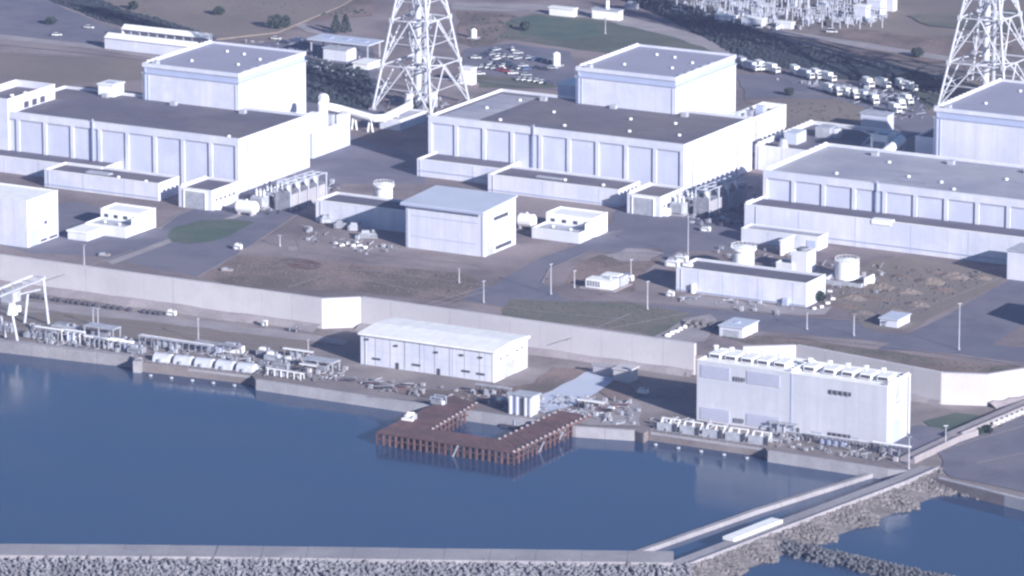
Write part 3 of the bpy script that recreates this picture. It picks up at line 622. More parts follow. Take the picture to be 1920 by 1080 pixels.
# tower-like box and the things between
t, o, L, W, H = simple('pump_tower', 'pale box-shaped tower with dark tank on top, behind the low grey hall', 'building', (1484, 471), 1513, 1530, 21.5, roof='roofdark', par=.8)
MB().cyl(L * .5, W * .5, H - .6, H + 1.2, 2.2, seg=12).build('roof_tank', 'grey', t)
t, o, L, W, H = simple('shed', 'low pale shed at the foot of the box-shaped tower', 'shed', (1455, 492), 1486, 1500, 16, roof='lgrey', par=.4)
t, o, L, W, H = simple('screen_block', 'upright white block in front of the tall annex', 'block', (1463, 452), 1466, 1488, 18.5, m='white', roof='white', par=-1)
t, o, L, W, H = simple('lean_to', 'low pale lean-to along the foot of the tall annex', 'lean-to', (1390, 428), 1534, 1552, 18.0, roof='roofgrey', par=.5, js=(.35,))
MB().box(L * .86, -.3, 0, L * .97, -.01, 4.4).build('door', 'band', t)
# tall block between middle hall and right reactor
t, o, L, W, H = simple('equipment_building', 'building with dark cluttered roof and dashed parapet between the middle and right halls', 'building', (1416, 272), 1585, 1690, 23.5, js=(.3,), roof='roofdark', par=1.4)
dashes(t, .1, 1, W - 1, H + .27, 13)
MB().box(L * .16, W * .25, H - 1.4, L * .3, W * .42, H + 4).build('roof_unit', 'metalroof', t); MB().box(L * .3, W * .58, H - 1.4, L * .46, W * .72, H + 3.5).build('roof_unit', 'lgrey', t)
MB().cyl(L * .47, W * .66, H - 1.4, H + 3.2, 3.2, seg=16).build('roof_tank', 'lgrey', t)
MB().path([(L * .5, W * .66, H + 3.4), (L * .75, W * .66, H + 3.4), (L * .92, W * .6, H + 2.6), (L * .94, W * .4, H), (L * .94, W * .38, H - 6)], .55, 8).build('duct', 'lgrey', t)
MB().cyl(L * .25, W * .1, H - 1.4, H + 3, 2.6, 1.6, seg=12).build('roof_fan', 'lgrey', t)
# side blocks by the reactors
t, o, L, W, H = simple('side_block', 'grey block between the left hall and the lattice tower', 'building', (556, 247), 586, 656, 24, m='paint', roof='roofgrey', par=1.2)
MB().box(2, 6, H - 1.2, 7, 11, H + 8).build('vent_shaft', 'white', t)
MB().path([(5, 16, H - 1), (5, 16, H + 11), (4.5, 18.5, H + 13), (2.5, 19.5, H + 13)], 2.3, 12).build('duct', 'white', t)
MB().box(1, 24, H - 1.2, 5, 27, H + 4).build('roof_unit', 'lgrey', t); MB().box(4, 30, H - 1.2, 8, 36, H + 3).build('roof_unit', 'white', t)
t, o, L, W, H = simple('side_block', 'narrow white walled block with roof machinery right of the middle reactor building', 'building', (1330, 232), 1374, 1474, 29, m='white', roof='roofdark', par=2.6)
for k in range(7): MB().box(2 + (k % 2) * 3, 3 + k * W / 8, H - 2.6, 6 + (k % 2) * 3, 6.5 + k * W / 8, H - .4 + (k % 3) * 1.3).build('roof_unit', ('lgrey', 'grey', 'band')[k % 3], t)
MB().path([(3, W * .2, H - 1), (3, W * .2, H + 2), (6, W * .45, H + 2), (6, W * .45, H - 2)], .8, 8).build('duct', 'lgrey', t)
MB().tube((L + .8, W * .42, H * .2), (L + .8, W * .42, H - 1), .9, 10).build('duct', 'lgrey', t)
t, o, L, W, H = simple('side_block', 'pale block at the far left edge, its side wall pierced by three dark openings', 'building', (-60, 178), 14, 103, 43, m='paint', roof='roofdark', par=3)
for i in range(3):
    y = W * (.34 + .17 * i); MB().box(L + .003, y, H - 6.6, L + .1, y + W * .1, H - 3.6).build('opening', 'dark', t)
vents(t, [(L * .5, W * .5), (L * .6, W * .7)], H - 3, 1.0)
t, o, L, W, H = simple('rooftop_house', 'small white house on the back edge of the left hall roof', 'rooftop house', (184, 158), 212, 232, 41.5, zb=36.05, m='white', roof='white', par=-1)
MB().box(L * .2, W * .3, H + .5, L * .8, W * .7, H + .62).build('roof_hatch', 'band', t)
t, o, L, W, H = simple('side_block', 'small pale block against the left side of the middle reactor building', 'building', (1046, 158), 1078, 1105, 38, zb=36.0 - 24, m='paint', roof='white', par=-1)
# sea side: white low hall and tall pump house
t, o, L, W, H = simple('intake_hall', 'long white hall with bright roof standing on the quay, left of the rusty pier', 'hall', (676, 627), 927, 989, ZQ + 12.4, zb=ZQ, m='paint', roof='white', par=-1, js=(.33, .48, .69, .93))
for c in [c for c in COL.objects if c.parent == t and c.name.startswith('roof')]: bpy.data.objects.remove(c)
for k in range(9):
    x0 = -.8 + (L + 1.6) * k / 9 + .04; x1 = -.8 + (L + 1.6) * (k + 1) / 9 - .04; yf, yb, ym = -.9, W + .9, W / 2
    MB().add([(x0, yf, H), (x1, yf, H), (x1, yb, H), (x0, yb, H), (x0, yf, H + .9), (x1, yf, H + .9), (x1, ym, H + 2.0), (x0, ym, H + 2.0), (x1, yb, H + .9), (x0, yb, H + .9)],
             [(3, 2, 1, 0), (0, 1, 5, 4), (4, 5, 6, 7), (7, 6, 8, 9), (2, 3, 9, 8), (1, 2, 8, 6, 5), (0, 4, 7, 9, 3)]).build('roof_panel', 'white', t)
slot = MB().box(-1.9, -.25, 0, 1.9, -.003, .8).mesh('louvre', 'dark'); slot2 = MB().box(-.8, -.5, 0, .8, -.003, .7).mesh('lamp', 'dark')
for x, z in ((.12, 2.6), (.42, 2.4), (.79, 2.7), (.9, 2.4)): inst('louvre', slot, t, (L * x, 0, z))
for x, z in ((.05, 10.4), (.27, 9.4), (.57, 9.0), (.76, 9.3), (.9, 9.4)): inst('lamp', slot2, t, (L * x, 0, z))
for x in (.28, .59): MB().box(L * x - .7, -.3, 0, L * x + .5, -.003, 2.6).build('door', 'dark', t)
for y, z in ((.15, 8.5), (.35, 8.6), (.65, 8.9), (.8, 9.1)): MB().box(L + .003, W * y, z, L + .15, W * y + 1.8, z + .6).build('window', 'dark', t)
MB().box(L + .003, W * .3, .1, L + .12, W * .6, 6.4).build('door', 'lgrey', t)
MB().box(L - .9, -.18, 0, L + .08, -.003, H).build('corner_post', 'white', t)
cladding(t, L, W, H, 18, 5, (6.2,)); 
# T
o, L, W = foot((1307, 676), 1664, 1708, ZQ + 24.2); H = 24.2
t = thing('pump_house', 'tall windowless white pump house with ten roof vents on the quay at the right', 'pump house', (o.x, o.y, ZQ))
xs = L * .5
shell(t, xs, W, H + .2, 'house', 'white', .5, .5); shell(t, L - xs - .3, W, H - .1, 'house', 'white', .5, .5, x0=xs + .3)
MB().box(xs - .2, -.14, 0, xs + .4, -.003, H).build('joint', 'band', t)
def lpanel(x0, x1, z0, z1):
    b = MB().box(x0, -.16, z0, x1, -.003, z1).build('louvre_panel', 'housepanel', t); n = int((z1 - z0) / .8)
    me = MB().box(x0 + .1, -.26, 0, x1 - .1, -.161, .3).mesh('slat', 'housepanel')
    for i in range(n): inst('slat', me, b, (0, 0, z0 + .25 + i * .8))
for x0, x1 in ((.02, .175), (.265, .44)):
    lpanel(L * x0, L * x1, H - 6.4, H - 1.4); lpanel(L * x0, L * x1, .8, 5.6)
cladding(t, L, W, H - .2, 14, 4, (8.1, 16.2)); pipes(t, L, H - 1, (), W, (.86,))
lpanel(L * .615, L * .665, .6, 2.2); lpanel(L * .8, L * .86, .6, 2.2)
def oval(cx, z, ww, hh):
    b = MB().box(cx - ww / 2, -.3, z - hh / 2, cx + ww / 2, -.003, z + hh / 2).build('vent_grille', 'dark', t)
    me = MB().box(-.25, -.45, -hh / 2 - .15, .25, -.301, hh / 2 + .15).mesh('vent_blade', 'grey')
    for i in range(4): inst('vent_blade', me, b, (cx - ww * .36 + ww * .24 * i, 0, z))
for x, z, w_ in ((.225, 19.0, 5.0), (.225, 2.2, 4.4), (.755, 19.0, 9.5), (.755, 1.9, 9.5)): oval(L * x, z, w_, 1.5)
for x in (.515, .54): MB().box(L * x - .4, -.3, 0, L * x + .4, -.003, 2.6).build('door', 'dark', t)
MB().box(L + .003, W * .28, .1, L + .15, W * .56, 8.8).build('door', 'band', t)
MB().box(L + .003, W * .35, 15.0, L + .3, W * .6, 16.4).box(L + .003, W * .35, 17, L + .1, W * .52, 22.6).build('louvre', 'lgrey', t)
for k, x in enumerate((.045, .13, .215, .3, .39, .545, .65, .745, .84, .93)):
    v = MB().box(L * x - 1.6, W * .30, H, L * x + 3.2, W * .62, H + 2.0).build('roof_vent', 'white', t)
    MB().cyl(L * x - 2.6, W * .66, H - .2, H + 2.6, .8, seg=10).cyl(L * x - 2.6, W * .66, H + 2.6, H + 3.2, 1.1, seg=10).build('vent_pipe', 'white', v)
    MB().box(L * x - 1.2, W * .30 - .12, H + .3, L * x + 2.8, W * .30 - .003, H + 1.5).build('vent_mouth', 'dark', v)
dashes(t, xs - .9, 1, W - 1, H + .5, 7); dashes(t, L - .7, 1, W - 1, H + .3, 7)
# upper left sheds
def longshed(label, fl, frx, brx, zt, front):
    o, L, W = foot(fl, frx, brx, zt); H = zt - ZI
    t = thing('long_shed', label, 'shed', (o.x, o.y, ZI), group='long sheds')
    MB().box(0, W - .4, 0, L, W, H).box(0, 0, 0, .4, W - .4, H).box(L - .4, 0, 0, L, W - .4, H).build('wall', 'paint', t)
    if front: MB().box(.4, 0, 0, L - .4, .4, H).build('front_wall', 'paint', t)
    else:
        me = MB().box(0, 0, 0, .5, .5, H).mesh('post', 'lgrey')
        for i in range(1, 10): inst('post', me, t, (L * i / 10, 0, 0))
    for k in range(10):
        x0, x1 = L * k / 10 + .05, L * (k + 1) / 10 - .05
        MB().add([(x0, -.8, H), (x1, -.8, H), (x1, W + .8, H), (x0, W + .8, H), (x0, W / 2, H + 2.2), (x1, W / 2, H + 2.2)], [(3, 2, 1, 0), (0, 1, 5, 4), (4, 5, 2, 3), (0, 4, 3), (1, 2, 5)]).build('roof_panel', 'white', t)
longshed('long white shed with closed walls at the upper left, nearer of two', (196, 70), 362, 375, 18, True)
longshed('long open-fronted shed with white roof at the upper left, further of two', (228, 54), 392, 402, 17, False)
# open canopy, upper middle
o, L, W = foot((580, 74), 690, 715, 20); t = thing('canopy', 'open canopy with three skylights left of the lattice tower', 'canopy', (o.x, o.y, ZI)); H = 8
MB().box(-1, -1, H, L + 1, W + 1, H + .6).build('roof', 'metalroof', t)
for i in range(3): MB().box(L * (.14 + i * .3), W * .3, H + .603, L * (.28 + i * .3), W * .65, H + .8).build('skylight', 'band', t)
me = MB().box(-.3, -.3, 0, .3, .3, H).mesh('post', 'lgrey')
for x in (.02, .5, .98):
    for y in (.05, .95): inst('post', me, t, (L * x, W * y, 0))
simple('shed', 'pale box-shaped shed under the front edge of the canopy', 'shed', (606, 90), 650, 668, 18, roof='lgrey', par=-1)
simple('shed', 'low white-roofed shed leaning out from the left lattice tower', 'shed', (662, 118), 690, 712, 15, m='white', roof='white', par=-1)
simple('shed', 'pale translucent-looking shed beyond the cluttered dark roof at the right', 'shed', (1614, 212), 1664, 1676, 20, m='metalroof', roof='lgrey', par=-1)
simple('shed', 'white shed beside the right foot of the left lattice tower', 'shed', (862, 128), 884, 893, 20, m='white', roof='white', par=-1)
# building beyond the right frame edge, whose shade falls on the verge
simple('building', 'pale building beyond the right frame edge that shades the verge', 'building', (1975, 560), 2040, 2080, 27, js=())
#@@LATTICE

# ---------------------------------------------------------------- lattice exhaust towers
def lattice(label, ff, sx, sy, full=True):
    """ff: pixel of the front foot; sx, sy: base sides"""
    c = at(ff[0], ff[1], ZI); t = thing('lattice_tower', label, 'lattice tower', (c.x - sx / 2, c.y + sy / 2, ZI), group='lattice exhaust towers')
    Htot = 112; lev = [0, 22, 44, 63, 80, 96, 112]
    def k(z): return max(.30, 1 - .0092 * z) if z < 75 else max(.2, .31 - (z - 75) * .0015)
    def cor(i, z):
        s_ = k(z); x, y = ((-1, -1), (1, -1), (1, 1), (-1, 1))[i]; return Vector((x * sx / 2 * s_, y * sy / 2 * s_, z))
    for i in range(4):
        MB().path([cor(i, z) for z in lev], .62, 8).build('leg', 'tower', t)
        b = cor(i, 0); MB().box(b.x - 1.4, b.y - 1.4, -.2, b.x + 1.4, b.y + 1.4, 1.0).build('footing', 'concrete', t)
    for a, z0 in enumerate(lev[:-1]):
        z1 = lev[a + 1]
        for i in range(4):
            j = (i + 1) % 4; p0, p1, q0, q1 = cor(i, z0), cor(j, z0), cor(i, z1), cor(j, z1); mid1 = (q0 + q1) / 2; zm = (z0 + z1) / 2
            pm, qm = cor(i, zm), cor(j, zm)
            MB().tube(q0, q1, .38).build('beam', 'tower', t)
            # inverted V to the middle of the upper beam, with secondary struts
            MB().tube(p0, mid1, .38).build('brace', 'tower', t); MB().tube(p1, mid1, .38).build('brace', 'tower', t)
            m0, m1 = (p0 + mid1) / 2, (p1 + mid1) / 2
            MB().tube(pm, m0, .26).build('strut', 'tower', t); MB().tube(qm, m1, .26).build('strut', 'tower', t)
            MB().tube(cor(i, z0 * .25 + z1 * .75), m0, .22).tube(cor(i, z0 * .75 + z1 * .25), m0, .22).build('strut', 'tower', t)
            MB().tube(cor(j, z0 * .25 + z1 * .75), m1, .22).tube(cor(j, z0 * .75 + z1 * .25), m1, .22).build('strut', 'tower', t)
            MB().tube(m0, m1, .2).build('strut', 'tower', t)
            # gusset at the node
            g = cor(i, z1); MB().box(g.x - .9, g.y - .9, g.z - 1.2, g.x + .9, g.y + .9, g.z + 1.2).build('gusset', 'tower', t)
        MB().tube((cor(0, z1) + cor(1, z1)) / 2, (cor(1, z1) + cor(2, z1)) / 2, .3).tube((cor(1, z1) + cor(2, z1)) / 2, (cor(2, z1) + cor(3, z1)) / 2, .3).tube((cor(2, z1) + cor(3, z1)) / 2, (cor(3, z1) + cor(0, z1)) / 2, .3).tube((cor(3, z1) + cor(0, z1)) / 2, (cor(0, z1) + cor(1, z1)) / 2, .3).build('ring', 'tower', t)
        pl = MB().box(-3.2, -3.2, z1 - .3, 3.2, 3.2, z1); pl.build('platform', 'lgrey', t)
        # ladder runs between the leg and the platform
        q_ = (cor(0, z1) + cor(1, z1)) / 2
        MB().tube(q_, (-2, -3, z1), .25).tube((cor(2, z1) + cor(3, z1)) / 2, (2, 3, z1), .25).build('strut', 'tower', t)
    # the four-sided cage stair zigzagging round the stack
    st = MB(); z = 0; s_ = 0
    while z < 90:
        a = [(-4, -4), (4, -4), (4, 4), (-4, 4)]
        p, q_ = a[s_ % 4], a[(s_ + 1) % 4]; st.tube((*p, z), (*q_, z + 4), .35, 4); st.tube((*q_, z + 4), (*q_, z + 8), .2, 4); z += 4; s_ += 1
    st.build('stair', 'lgrey', t)
    MB().cyl(-1.6, 0, 0, 118, 1.7, seg=18).build('stack', 'tower', t); MB().cyl(2.2, .6, 0, 116, 1.0, seg=14).build('stack', 'lgrey', t)
    for z in (8, 17, 28, 39, 52, 66): MB().cyl(-1.6, 0, z, z + .8, 2.1, seg=18).build('flange', 'lgrey', t)
    if full:
        for k_ in range(6):
            a_ = k_ * 1.05; MB().box(7 * math.cos(a_) - 1.6, 7 * math.sin(a_) - 1.3, 0, 7 * math.cos(a_) + 1.6, 7 * math.sin(a_) + 1.3, 4 + (k_ * 7) % 5).build('equipment_cabinet', ('lgrey', 'white', 'grey')[k_ % 3], t)
    return t
lattice('white steel lattice tower with inner stacks between the left and middle reactor buildings', (808, 219), 33, 38)
lattice('white steel lattice tower at the upper right, behind the right reactor building', (1886, 215), 36.5, 39)
# big duct from the side block to the left tower
P0 = [at(598, 196, 24), at(640, 205, 21), at(700, 222, 19), at(716, 222, 19), at(768, 198, 19)]
P0[3] = P0[2] + Vector((4, 3, 0)); t = thing('duct', 'thick white elbowed duct running on stands to the foot of the left lattice tower', 'duct', (P0[2].x, P0[2].y, ZI))
P1 = [p - Vector((P0[2].x, P0[2].y, ZI)) for p in P0]
MB().path(P1, 1.9, 16).build('pipe', 'white', t)
for p in (P1[1].lerp(P1[2], .4), P1[1].lerp(P1[2], .9), P1[3].lerp(P1[4], .5)):
    MB().tube((p.x - 1.4, p.y, 0), (p.x - .5, p.y, p.z - 1.8), .45).tube((p.x + 1.4, p.y, 0), (p.x + .5, p.y, p.z - 1.8), .45).build('stand', 'white', t)
simple('shed', 'small pale shed under the thick white duct', 'shed', (712, 222), 750, 800, 17, roof='roofgrey', par=.4)

# ---------------------------------------------------------------- transformer yards
def transformer(label, c, s=1.0, rz=0, group='main transformers'):
    t = thing('transformer', label, 'transformer', (c.x, c.y, ZI), rz, group)
    MB().box(-3.2, -2.2, .6, 3.2, 2.2, 5.6).build('tank', 'lgrey', t)
    me = MB().box(0, 0, 0, .35, 1.5, 4.2).mesh('radiator_fin', 'lgrey')
    for i in range(8):
        inst('radiator_fin', me, t, (-3 + i * .8, -3.75, 1.1)); inst('radiator_fin', me, t, (-3 + i * .8, 2.25, 1.1))
    for x in (-2, 0, 2):
        b = MB().cyl(x, 0, 5.6, 8.6, .45, .2, 8).build('bushing', 'white', t); MB().cyl(x, 0, 8.6, 9.0, .35, seg=8).build('cap', 'lgrey', b)
    MB().tube((-3.4, 1.2, 6.9), (1.5, 1.2, 6.9), .7, 10).build('conservator', 'white', t)
    MB().box(-4, -4, 0, 4, 4, .5).build('plinth', 'concrete', t)
    return t
def yard(label, pts, n):
    """firewalls side by side with steel busbar frame above, receding along the hall's side wall"""
    a = at(*pts[0], ZI); b = at(*pts[1], ZI); t = thing('busbar_frame', label, 'busbar frame', (a.x, a.y, ZI)); d = b - a
    for i in range(n + 1):
        p = d * (i / n)
        MB().tube((p.x, p.y, 0), (p.x, p.y, 12.5), .35).tube((p.x - 7, p.y, 0), (p.x - 7, p.y, 12.5), .35).tube((p.x - 7, p.y, 12.3), (p.x + .5, p.y, 12.3), .35).build('portal', 'switch', t)
        MB().box(p.x - 8, p.y - .3, 0, p.x - .6, p.y + .3, 8.4).build('firewall', 'grey', t)
        if i < n:
            q_ = d * ((i + 1) / n)
            for x in (0, -3.5, -7): MB().tube((p.x + x, p.y, 12.6), (q_.x + x, q_.y, 12.6), .22, 4).build('busbar', 'switch', t)
            MB().box(p.x - .3, p.y + .6, 0, p.x + .3, q_.y - .6, 7.5).build('firewall', 'concrete', t)
            for k in range(3):
                y = p.y + (q_.y - p.y) * (k + .5) / 3; MB().cyl(p.x - 1 - k * 2, y, 8.2, 11.6, .3, .2, 6).build('insulator', 'white', t)
    return t, a, d
t, a, d = yard('white steel busbar frame over grey firewalls beside the left hall', ((545, 396), (612, 374)), 4)
for i, nm in enumerate(('grey transformer nearest the left hall, front of its row', 'grey transformer second from the front beside the left hall', 'grey transformer at the back of the row beside the left hall')):
    transformer(nm, a + d * (.1 + .3 * i) + Vector((-16, -3, 0)))
t, a, d = yard('white steel busbar frame over grey firewalls between the middle and right halls, mostly in shade', ((1330, 408), (1400, 382)), 4)
for i, nm in enumerate(('grey transformer at the front of the shaded row right of the middle hall', 'grey transformer in the middle of the shaded row right of the middle hall', 'grey transformer at the back of the shaded row right of the middle hall')):
    transformer(nm, a + d * (.05 + .33 * i) + Vector((-15, -2, 0)))

# ---------------------------------------------------------------- moles and rock armour
def wall_between(name, label, pts, z, width, hgt, m, cat='mole', seglen=18, part='deck_slab', zb=-3, kerb=True):
    P = [at(x, y, z) for x, y in pts]; t = thing(name, label, cat, (P[0].x, P[0].y, 0)); o0 = Vector((P[0].x, P[0].y, 0))
    for a, b in zip(P, P[1:]):
        d = (b - a); n = max(1, round(d.length / seglen)); nr = Vector((-d.y, d.x, 0)).normalized()
        for i in range(n):
            p = a.lerp(b, i / n) + d.normalized() * .05; q_ = a.lerp(b, (i + 1) / n) - d.normalized() * .05; h = random.uniform(-.06, .06)
            MB().prism([((v - o0).x, (v - o0).y) for v in (p, q_, q_ + nr * width, p + nr * width)], zb, z + h).build(part, m, t)
            if kerb: MB().prism([((v - o0).x, (v - o0).y) for v in (p + nr * .1, q_ + nr * .1, q_ + nr * .9, p + nr * .9)], z + h + .003, z + 1.0).build('kerb', m, t)
    return t, P
# bottom mole: deck, its sea side armoured with tetrapods
bm, BP = wall_between('breakwater', 'long concrete breakwater across the bottom with a tetrapod bank in front', [(-120, 1045), (400, 1049), (830, 1055), (1262, 1060)], 5.5, 18, 0, 'moleconc', 'breakwater', 16)
# thin inner training wall
wall_between('training_wall', 'thin concrete wall in the water parallel to the rocky mole', [(1188, 1038), (1425, 955), (1662, 880)], 1.7, 2.2, 0, 'moleconc', 'wall', 12, 'wall_block', kerb=False)
# main mole running inland
rm, RP = wall_between('mole', 'concrete mole with rocky flank running from the breakwater up to the yard', [(1264, 1072), (1480, 989), (1700, 906), (1762, 879)], 4.2, 8.5, 0, 'moleconc', 'mole', 14)
o_ = at(1480, 968, 4.3)
p, q_ = at(1376, 1016, 4.4), at(1468, 980, 4.4); t = thing('white_slab', 'long white sheet-like slab lying along the edge of the rocky mole', 'slab', (p.x, p.y, 4.2)); d = q_ - p; nr = Vector((-d.y, d.x, 0)).normalized()
for i in range(6):
    a, b = d * (i / 6), d * ((i + .97) / 6); MB().prism([(a.x, a.y), (b.x, b.y), (b.x + nr.x * 5, b.y + nr.y * 5), (a.x + nr.x * 5, a.y + nr.y * 5)], .2, 1.4).build('slab_panel', 'white', t)
# raised wall sections between mole and yard going inland
wall_between('parapet_wall', 'pale concrete parapet wall along the road beside the asphalt yard', [(1715, 862), (1800, 822), (1835, 810)], ZQ + 1.6, 6.5, 0, 'path', 'wall', 9, 'wall_block')
wall_between('parapet_wall', 'pale concrete parapet wall at the right frame edge with white blocks on top', [(1805, 815), (1930, 762), (2000, 735)], ZQ + 2.6, 7, 0, 'path', 'wall', 9, 'wall_block')
for i in range(7):
    c = at(1868 + i * 9.5, 793 - i * 4.1, ZQ + 3.0); tag(MB().box(-1, -.8, 0, 1, .8, .9).build('kerb_block', 'white', None, (c.x, c.y, ZQ + 2.6)), nth(i) + ' white block from the left on the parapet wall at the right frame edge', 'block', 'white blocks on the parapet wall')
# riprap on the mole's open side
def riprap(a, b, wd, n, label, m='rock', z0=3.6, z1=-.3, r=(.45, 1.35)):
    rnd = random.Random(n); mb = MB(); d = b - a; nr = Vector((d.y, -d.x, 0)).normalized()
    for _ in range(n):
        u, v = rnd.random(), rnd.random(); w_ = wd * (0.85 + .25 * math.sin(u * 23)); p = a + d * u + nr * (v * w_ - .5)
        mb.rock((p.x, p.y, z0 + (z1 - z0) * v + rnd.uniform(-.2, .4)), rnd.uniform(*r), rnd)
    tag(mb.build('riprap', m), label, 'riprap', kind='stuff')
    f = MB().add([(a.x, a.y, z0), (b.x, b.y, z0), (b.x + nr.x * wd, b.y + nr.y * wd, z1 - .6), (a.x + nr.x * wd, a.y + nr.y * wd, z1 - .6)], [(0, 3, 2, 1)]); struct('embankment', f, 'rock')
z3 = Vector((0, 0, 0))
riprap(RP[0], RP[1], 13, 1300, 'rocks heaped on the seaward flank of the mole, lower stretch')
riprap(RP[1], RP[2] + (RP[3] - RP[2]) * .9, 15, 2000, 'rocks heaped on the seaward flank of the mole, upper stretch')
ce = at(1762, 897, 4); riprap(RP[3], ce, 9, 160, 'rocks at the corner where the mole meets the asphalt yard')
riprap(ce, at(1850, 920, 3), 4, 160, 'small rocks washed along the foot of the yard quay', r=(.5, 1.1), z0=2)
# pier-head wall (brown stone block)
tetra = MB()
for dr in (Vector((0, 0, 1)), Vector((.943, 0, -.333)), Vector((-.471, .816, -.333)), Vector((-.471, -.816, -.333))):
    tetra.tube((0, 0, 0), dr * 1.75, .78, 6, .48)
TM = tetra.mesh('tetrapod', 'tetra'); TD = tetra.mesh('tetrapod', 'tetradark')
def tpose(rnd): return (rnd.uniform(0, 6.28), rnd.uniform(0, 6.28), rnd.uniform(0, 6.28))
rnd = random.Random(5); spots = []
for row in range(14):
    for i in range(125):
        px = -25 + i * 10.6 + (row % 2) * 5 + rnd.uniform(-2.5, 2.5); base = 1052 if px < 400 else 1052 + (px - 400) * .012
        if px > 1290: continue
        a = at(px, base, 4.4); p = a + (CR * math.sin(.07) - fh) * (row * 2.45 + 1.3 + rnd.uniform(-.5, .5)); p.z = 4.7 - row * .38 + rnd.uniform(-.4, .4)
        spots.append((p, row))
spots_in = sorted(spots, key=lambda s: proj(s[0])[1] + abs(rnd.gauss(0, 1)))
inside = [s for s in spots if proj(s[0])[1] < 1078 and -5 < proj(s[0])[0] < 1300]
rnd.shuffle(inside); ind = inside[:230]; indset = set(id(s) for s in ind); stuff = [s for s in spots if id(s) not in indset]
for p, row in ind:
    o = bpy.data.objects.new('tetrapod', TM); COL.objects.link(o); o.location = p; o.rotation_euler = tpose(rnd); o.scale = [rnd.uniform(.95, 1.25)] * 3
    tag(o, 'weathered concrete tetrapod in the bank along the bottom breakwater', 'tetrapod', 'tetrapods along the bottom breakwater')
def tetra_stuff(sp, m, label, name='tetrapod_bank'):
    from mathutils import Euler
    mb = MB()
    for p in sp:
        e = Euler(tpose(rnd)).to_matrix(); k = rnd.uniform(.95, 1.25); mb.add([p + e @ (Vector(v) * k) for v in tetra.v], tetra.f)
    tag(mb.build(name, m), label, 'tetrapods', kind='stuff')
tetra_stuff([p for p, r_ in stuff], 'tetra', 'bank of concrete tetrapods filling the foot of the bottom breakwater')
# core slope under them
a, b = at(-120, 1050, 4), at(1300, 1066, 4)
struct('embankment', MB().add([(a.x, a.y, 3.6), (b.x, b.y, 3.6), ((b - fh * 40).x, (b - fh * 40).y, -3), ((a - fh * 40).x, (a - fh * 40).y, -3)], [(0, 3, 2, 1)]), 'tetradark')
# dark tetrapod jetty to the lower right
sp = []; a, b = at(1418, 1012, 1.2), at(1800, 1096, 1.2); d = b - a; nr = Vector((-d.y, d.x, 0)).normalized()
for i in range(520):
    u = rnd.random(); v = rnd.gauss(0, 1.0); v = max(-2, min(2, v)); p = a + d * u + nr * v * 3.2; p.z = 1.5 - abs(v) * .9 + rnd.uniform(-.3, .3); sp.append(p)
for p in sp[:60]:
    o = bpy.data.objects.new('tetrapod', TD); COL.objects.link(o); o.location = (p.x, p.y, p.z + .5); o.rotation_euler = tpose(rnd)
    tag(o, 'dark wet tetrapod in the low jetty at the lower right', 'tetrapod', 'tetrapods of the low dark jetty')
tetra_stuff(sp[60:], 'tetradark', 'low jetty of dark wet tetrapods reaching towards the lower right corner', 'tetrapod_jetty')

# ---------------------------------------------------------------- rusty pier
ZD = 5.2
def zc(x, y): v = at(x, y, ZD); return v
OL, OB, OR = zc(707, 810), zc(964, 848), zc(1105, 779)
AL = zc(850, 741); AR = zc(1082, 765)
IL, IB = zc(812, 805), zc(937, 824)
ILt, IBt = zc(893, 757), zc(1050, 770)
t = thing('pier', 'rust-red U-shaped steel pier on piles in front of the quay', 'pier', (OL.x, OL.y, 0)); O0 = Vector((OL.x, OL.y, 0))
def planks(a, b, c, d, n, part='deck_plate'):
    """quad a-b (one long side) d-c (other), cut across into n plates"""
    for i in range(n):
        u0, u1 = (i + .02) / n, (i + .98) / n; h = random.uniform(-.04, .04)
        pts = [a.lerp(b, u0), a.lerp(b, u1), d.lerp(c, u1), d.lerp(c, u0)]
        MB().prism([(p.x - O0.x, p.y - O0.y) for p in pts], ZD - .7, ZD + h).build(part, 'rust', t)
OLi = IL; 
planks(OL, AL, ILt, IL, 16); planks(OL, OB, IB, IL, 16); planks(OB, OR, IBt, IB, 13)
def edge(a, b, n, piles=True, rail=True):
    d = (b - a) / n
    me = MB().box(-.35, -.35, -3, .35, .35, ZD - .71).mesh('pile', 'rust'); bl = MB().box(-.5, -.3, 0, .5, .3, .7).mesh('bollard', 'path')
    for i in range(n + 1):
        p = a + d * i - O0
        if piles: inst('pile', me, t, (p.x, p.y, 0))
        if rail: inst('bollard', bl, t, (p.x, p.y, ZD + .05), rz=.5)
    MB().tube(a - O0 + Vector((0, 0, -.2)), b - O0 + Vector((0, 0, -.2)), .38, 4).build('edge_beam', 'rust', t)
    MB().tube(Vector((*(a - O0).xy, 2.6)), Vector((*(b - O0).xy, 2.6)), .25, 4).build('waling', 'rust', t)
nr_ = (IL - OL).normalized() * .3
edge(OL, OB, 22, rail=False); edge(OB, OR, 17); edge(OL, AL, 14, rail=False); edge(IL, ILt, 11); edge(IL, IB, 10, rail=False); edge(IB, IBt, 11)
for i in range(12):
    p = OL.lerp(OB, (i + .5) / 12) - O0; q_ = OL.lerp(OB, (i + 1.3) / 12) - O0
    MB().tube((p.x, p.y, -.5), (q_.x, q_.y, ZD - 1), .22, 4).build('brace', 'rust', t)
for u, pa, pb in ((.57, OL, OB), (.35, OB, OR), (.6, OB, OR)):
    p = pa.lerp(pb, u) - O0; MB().tube((p.x - .8, p.y - .6, -.5), (p.x + 1.6, p.y - .3, ZD - .6), .35, 4).build('fender', 'lgrey', t)
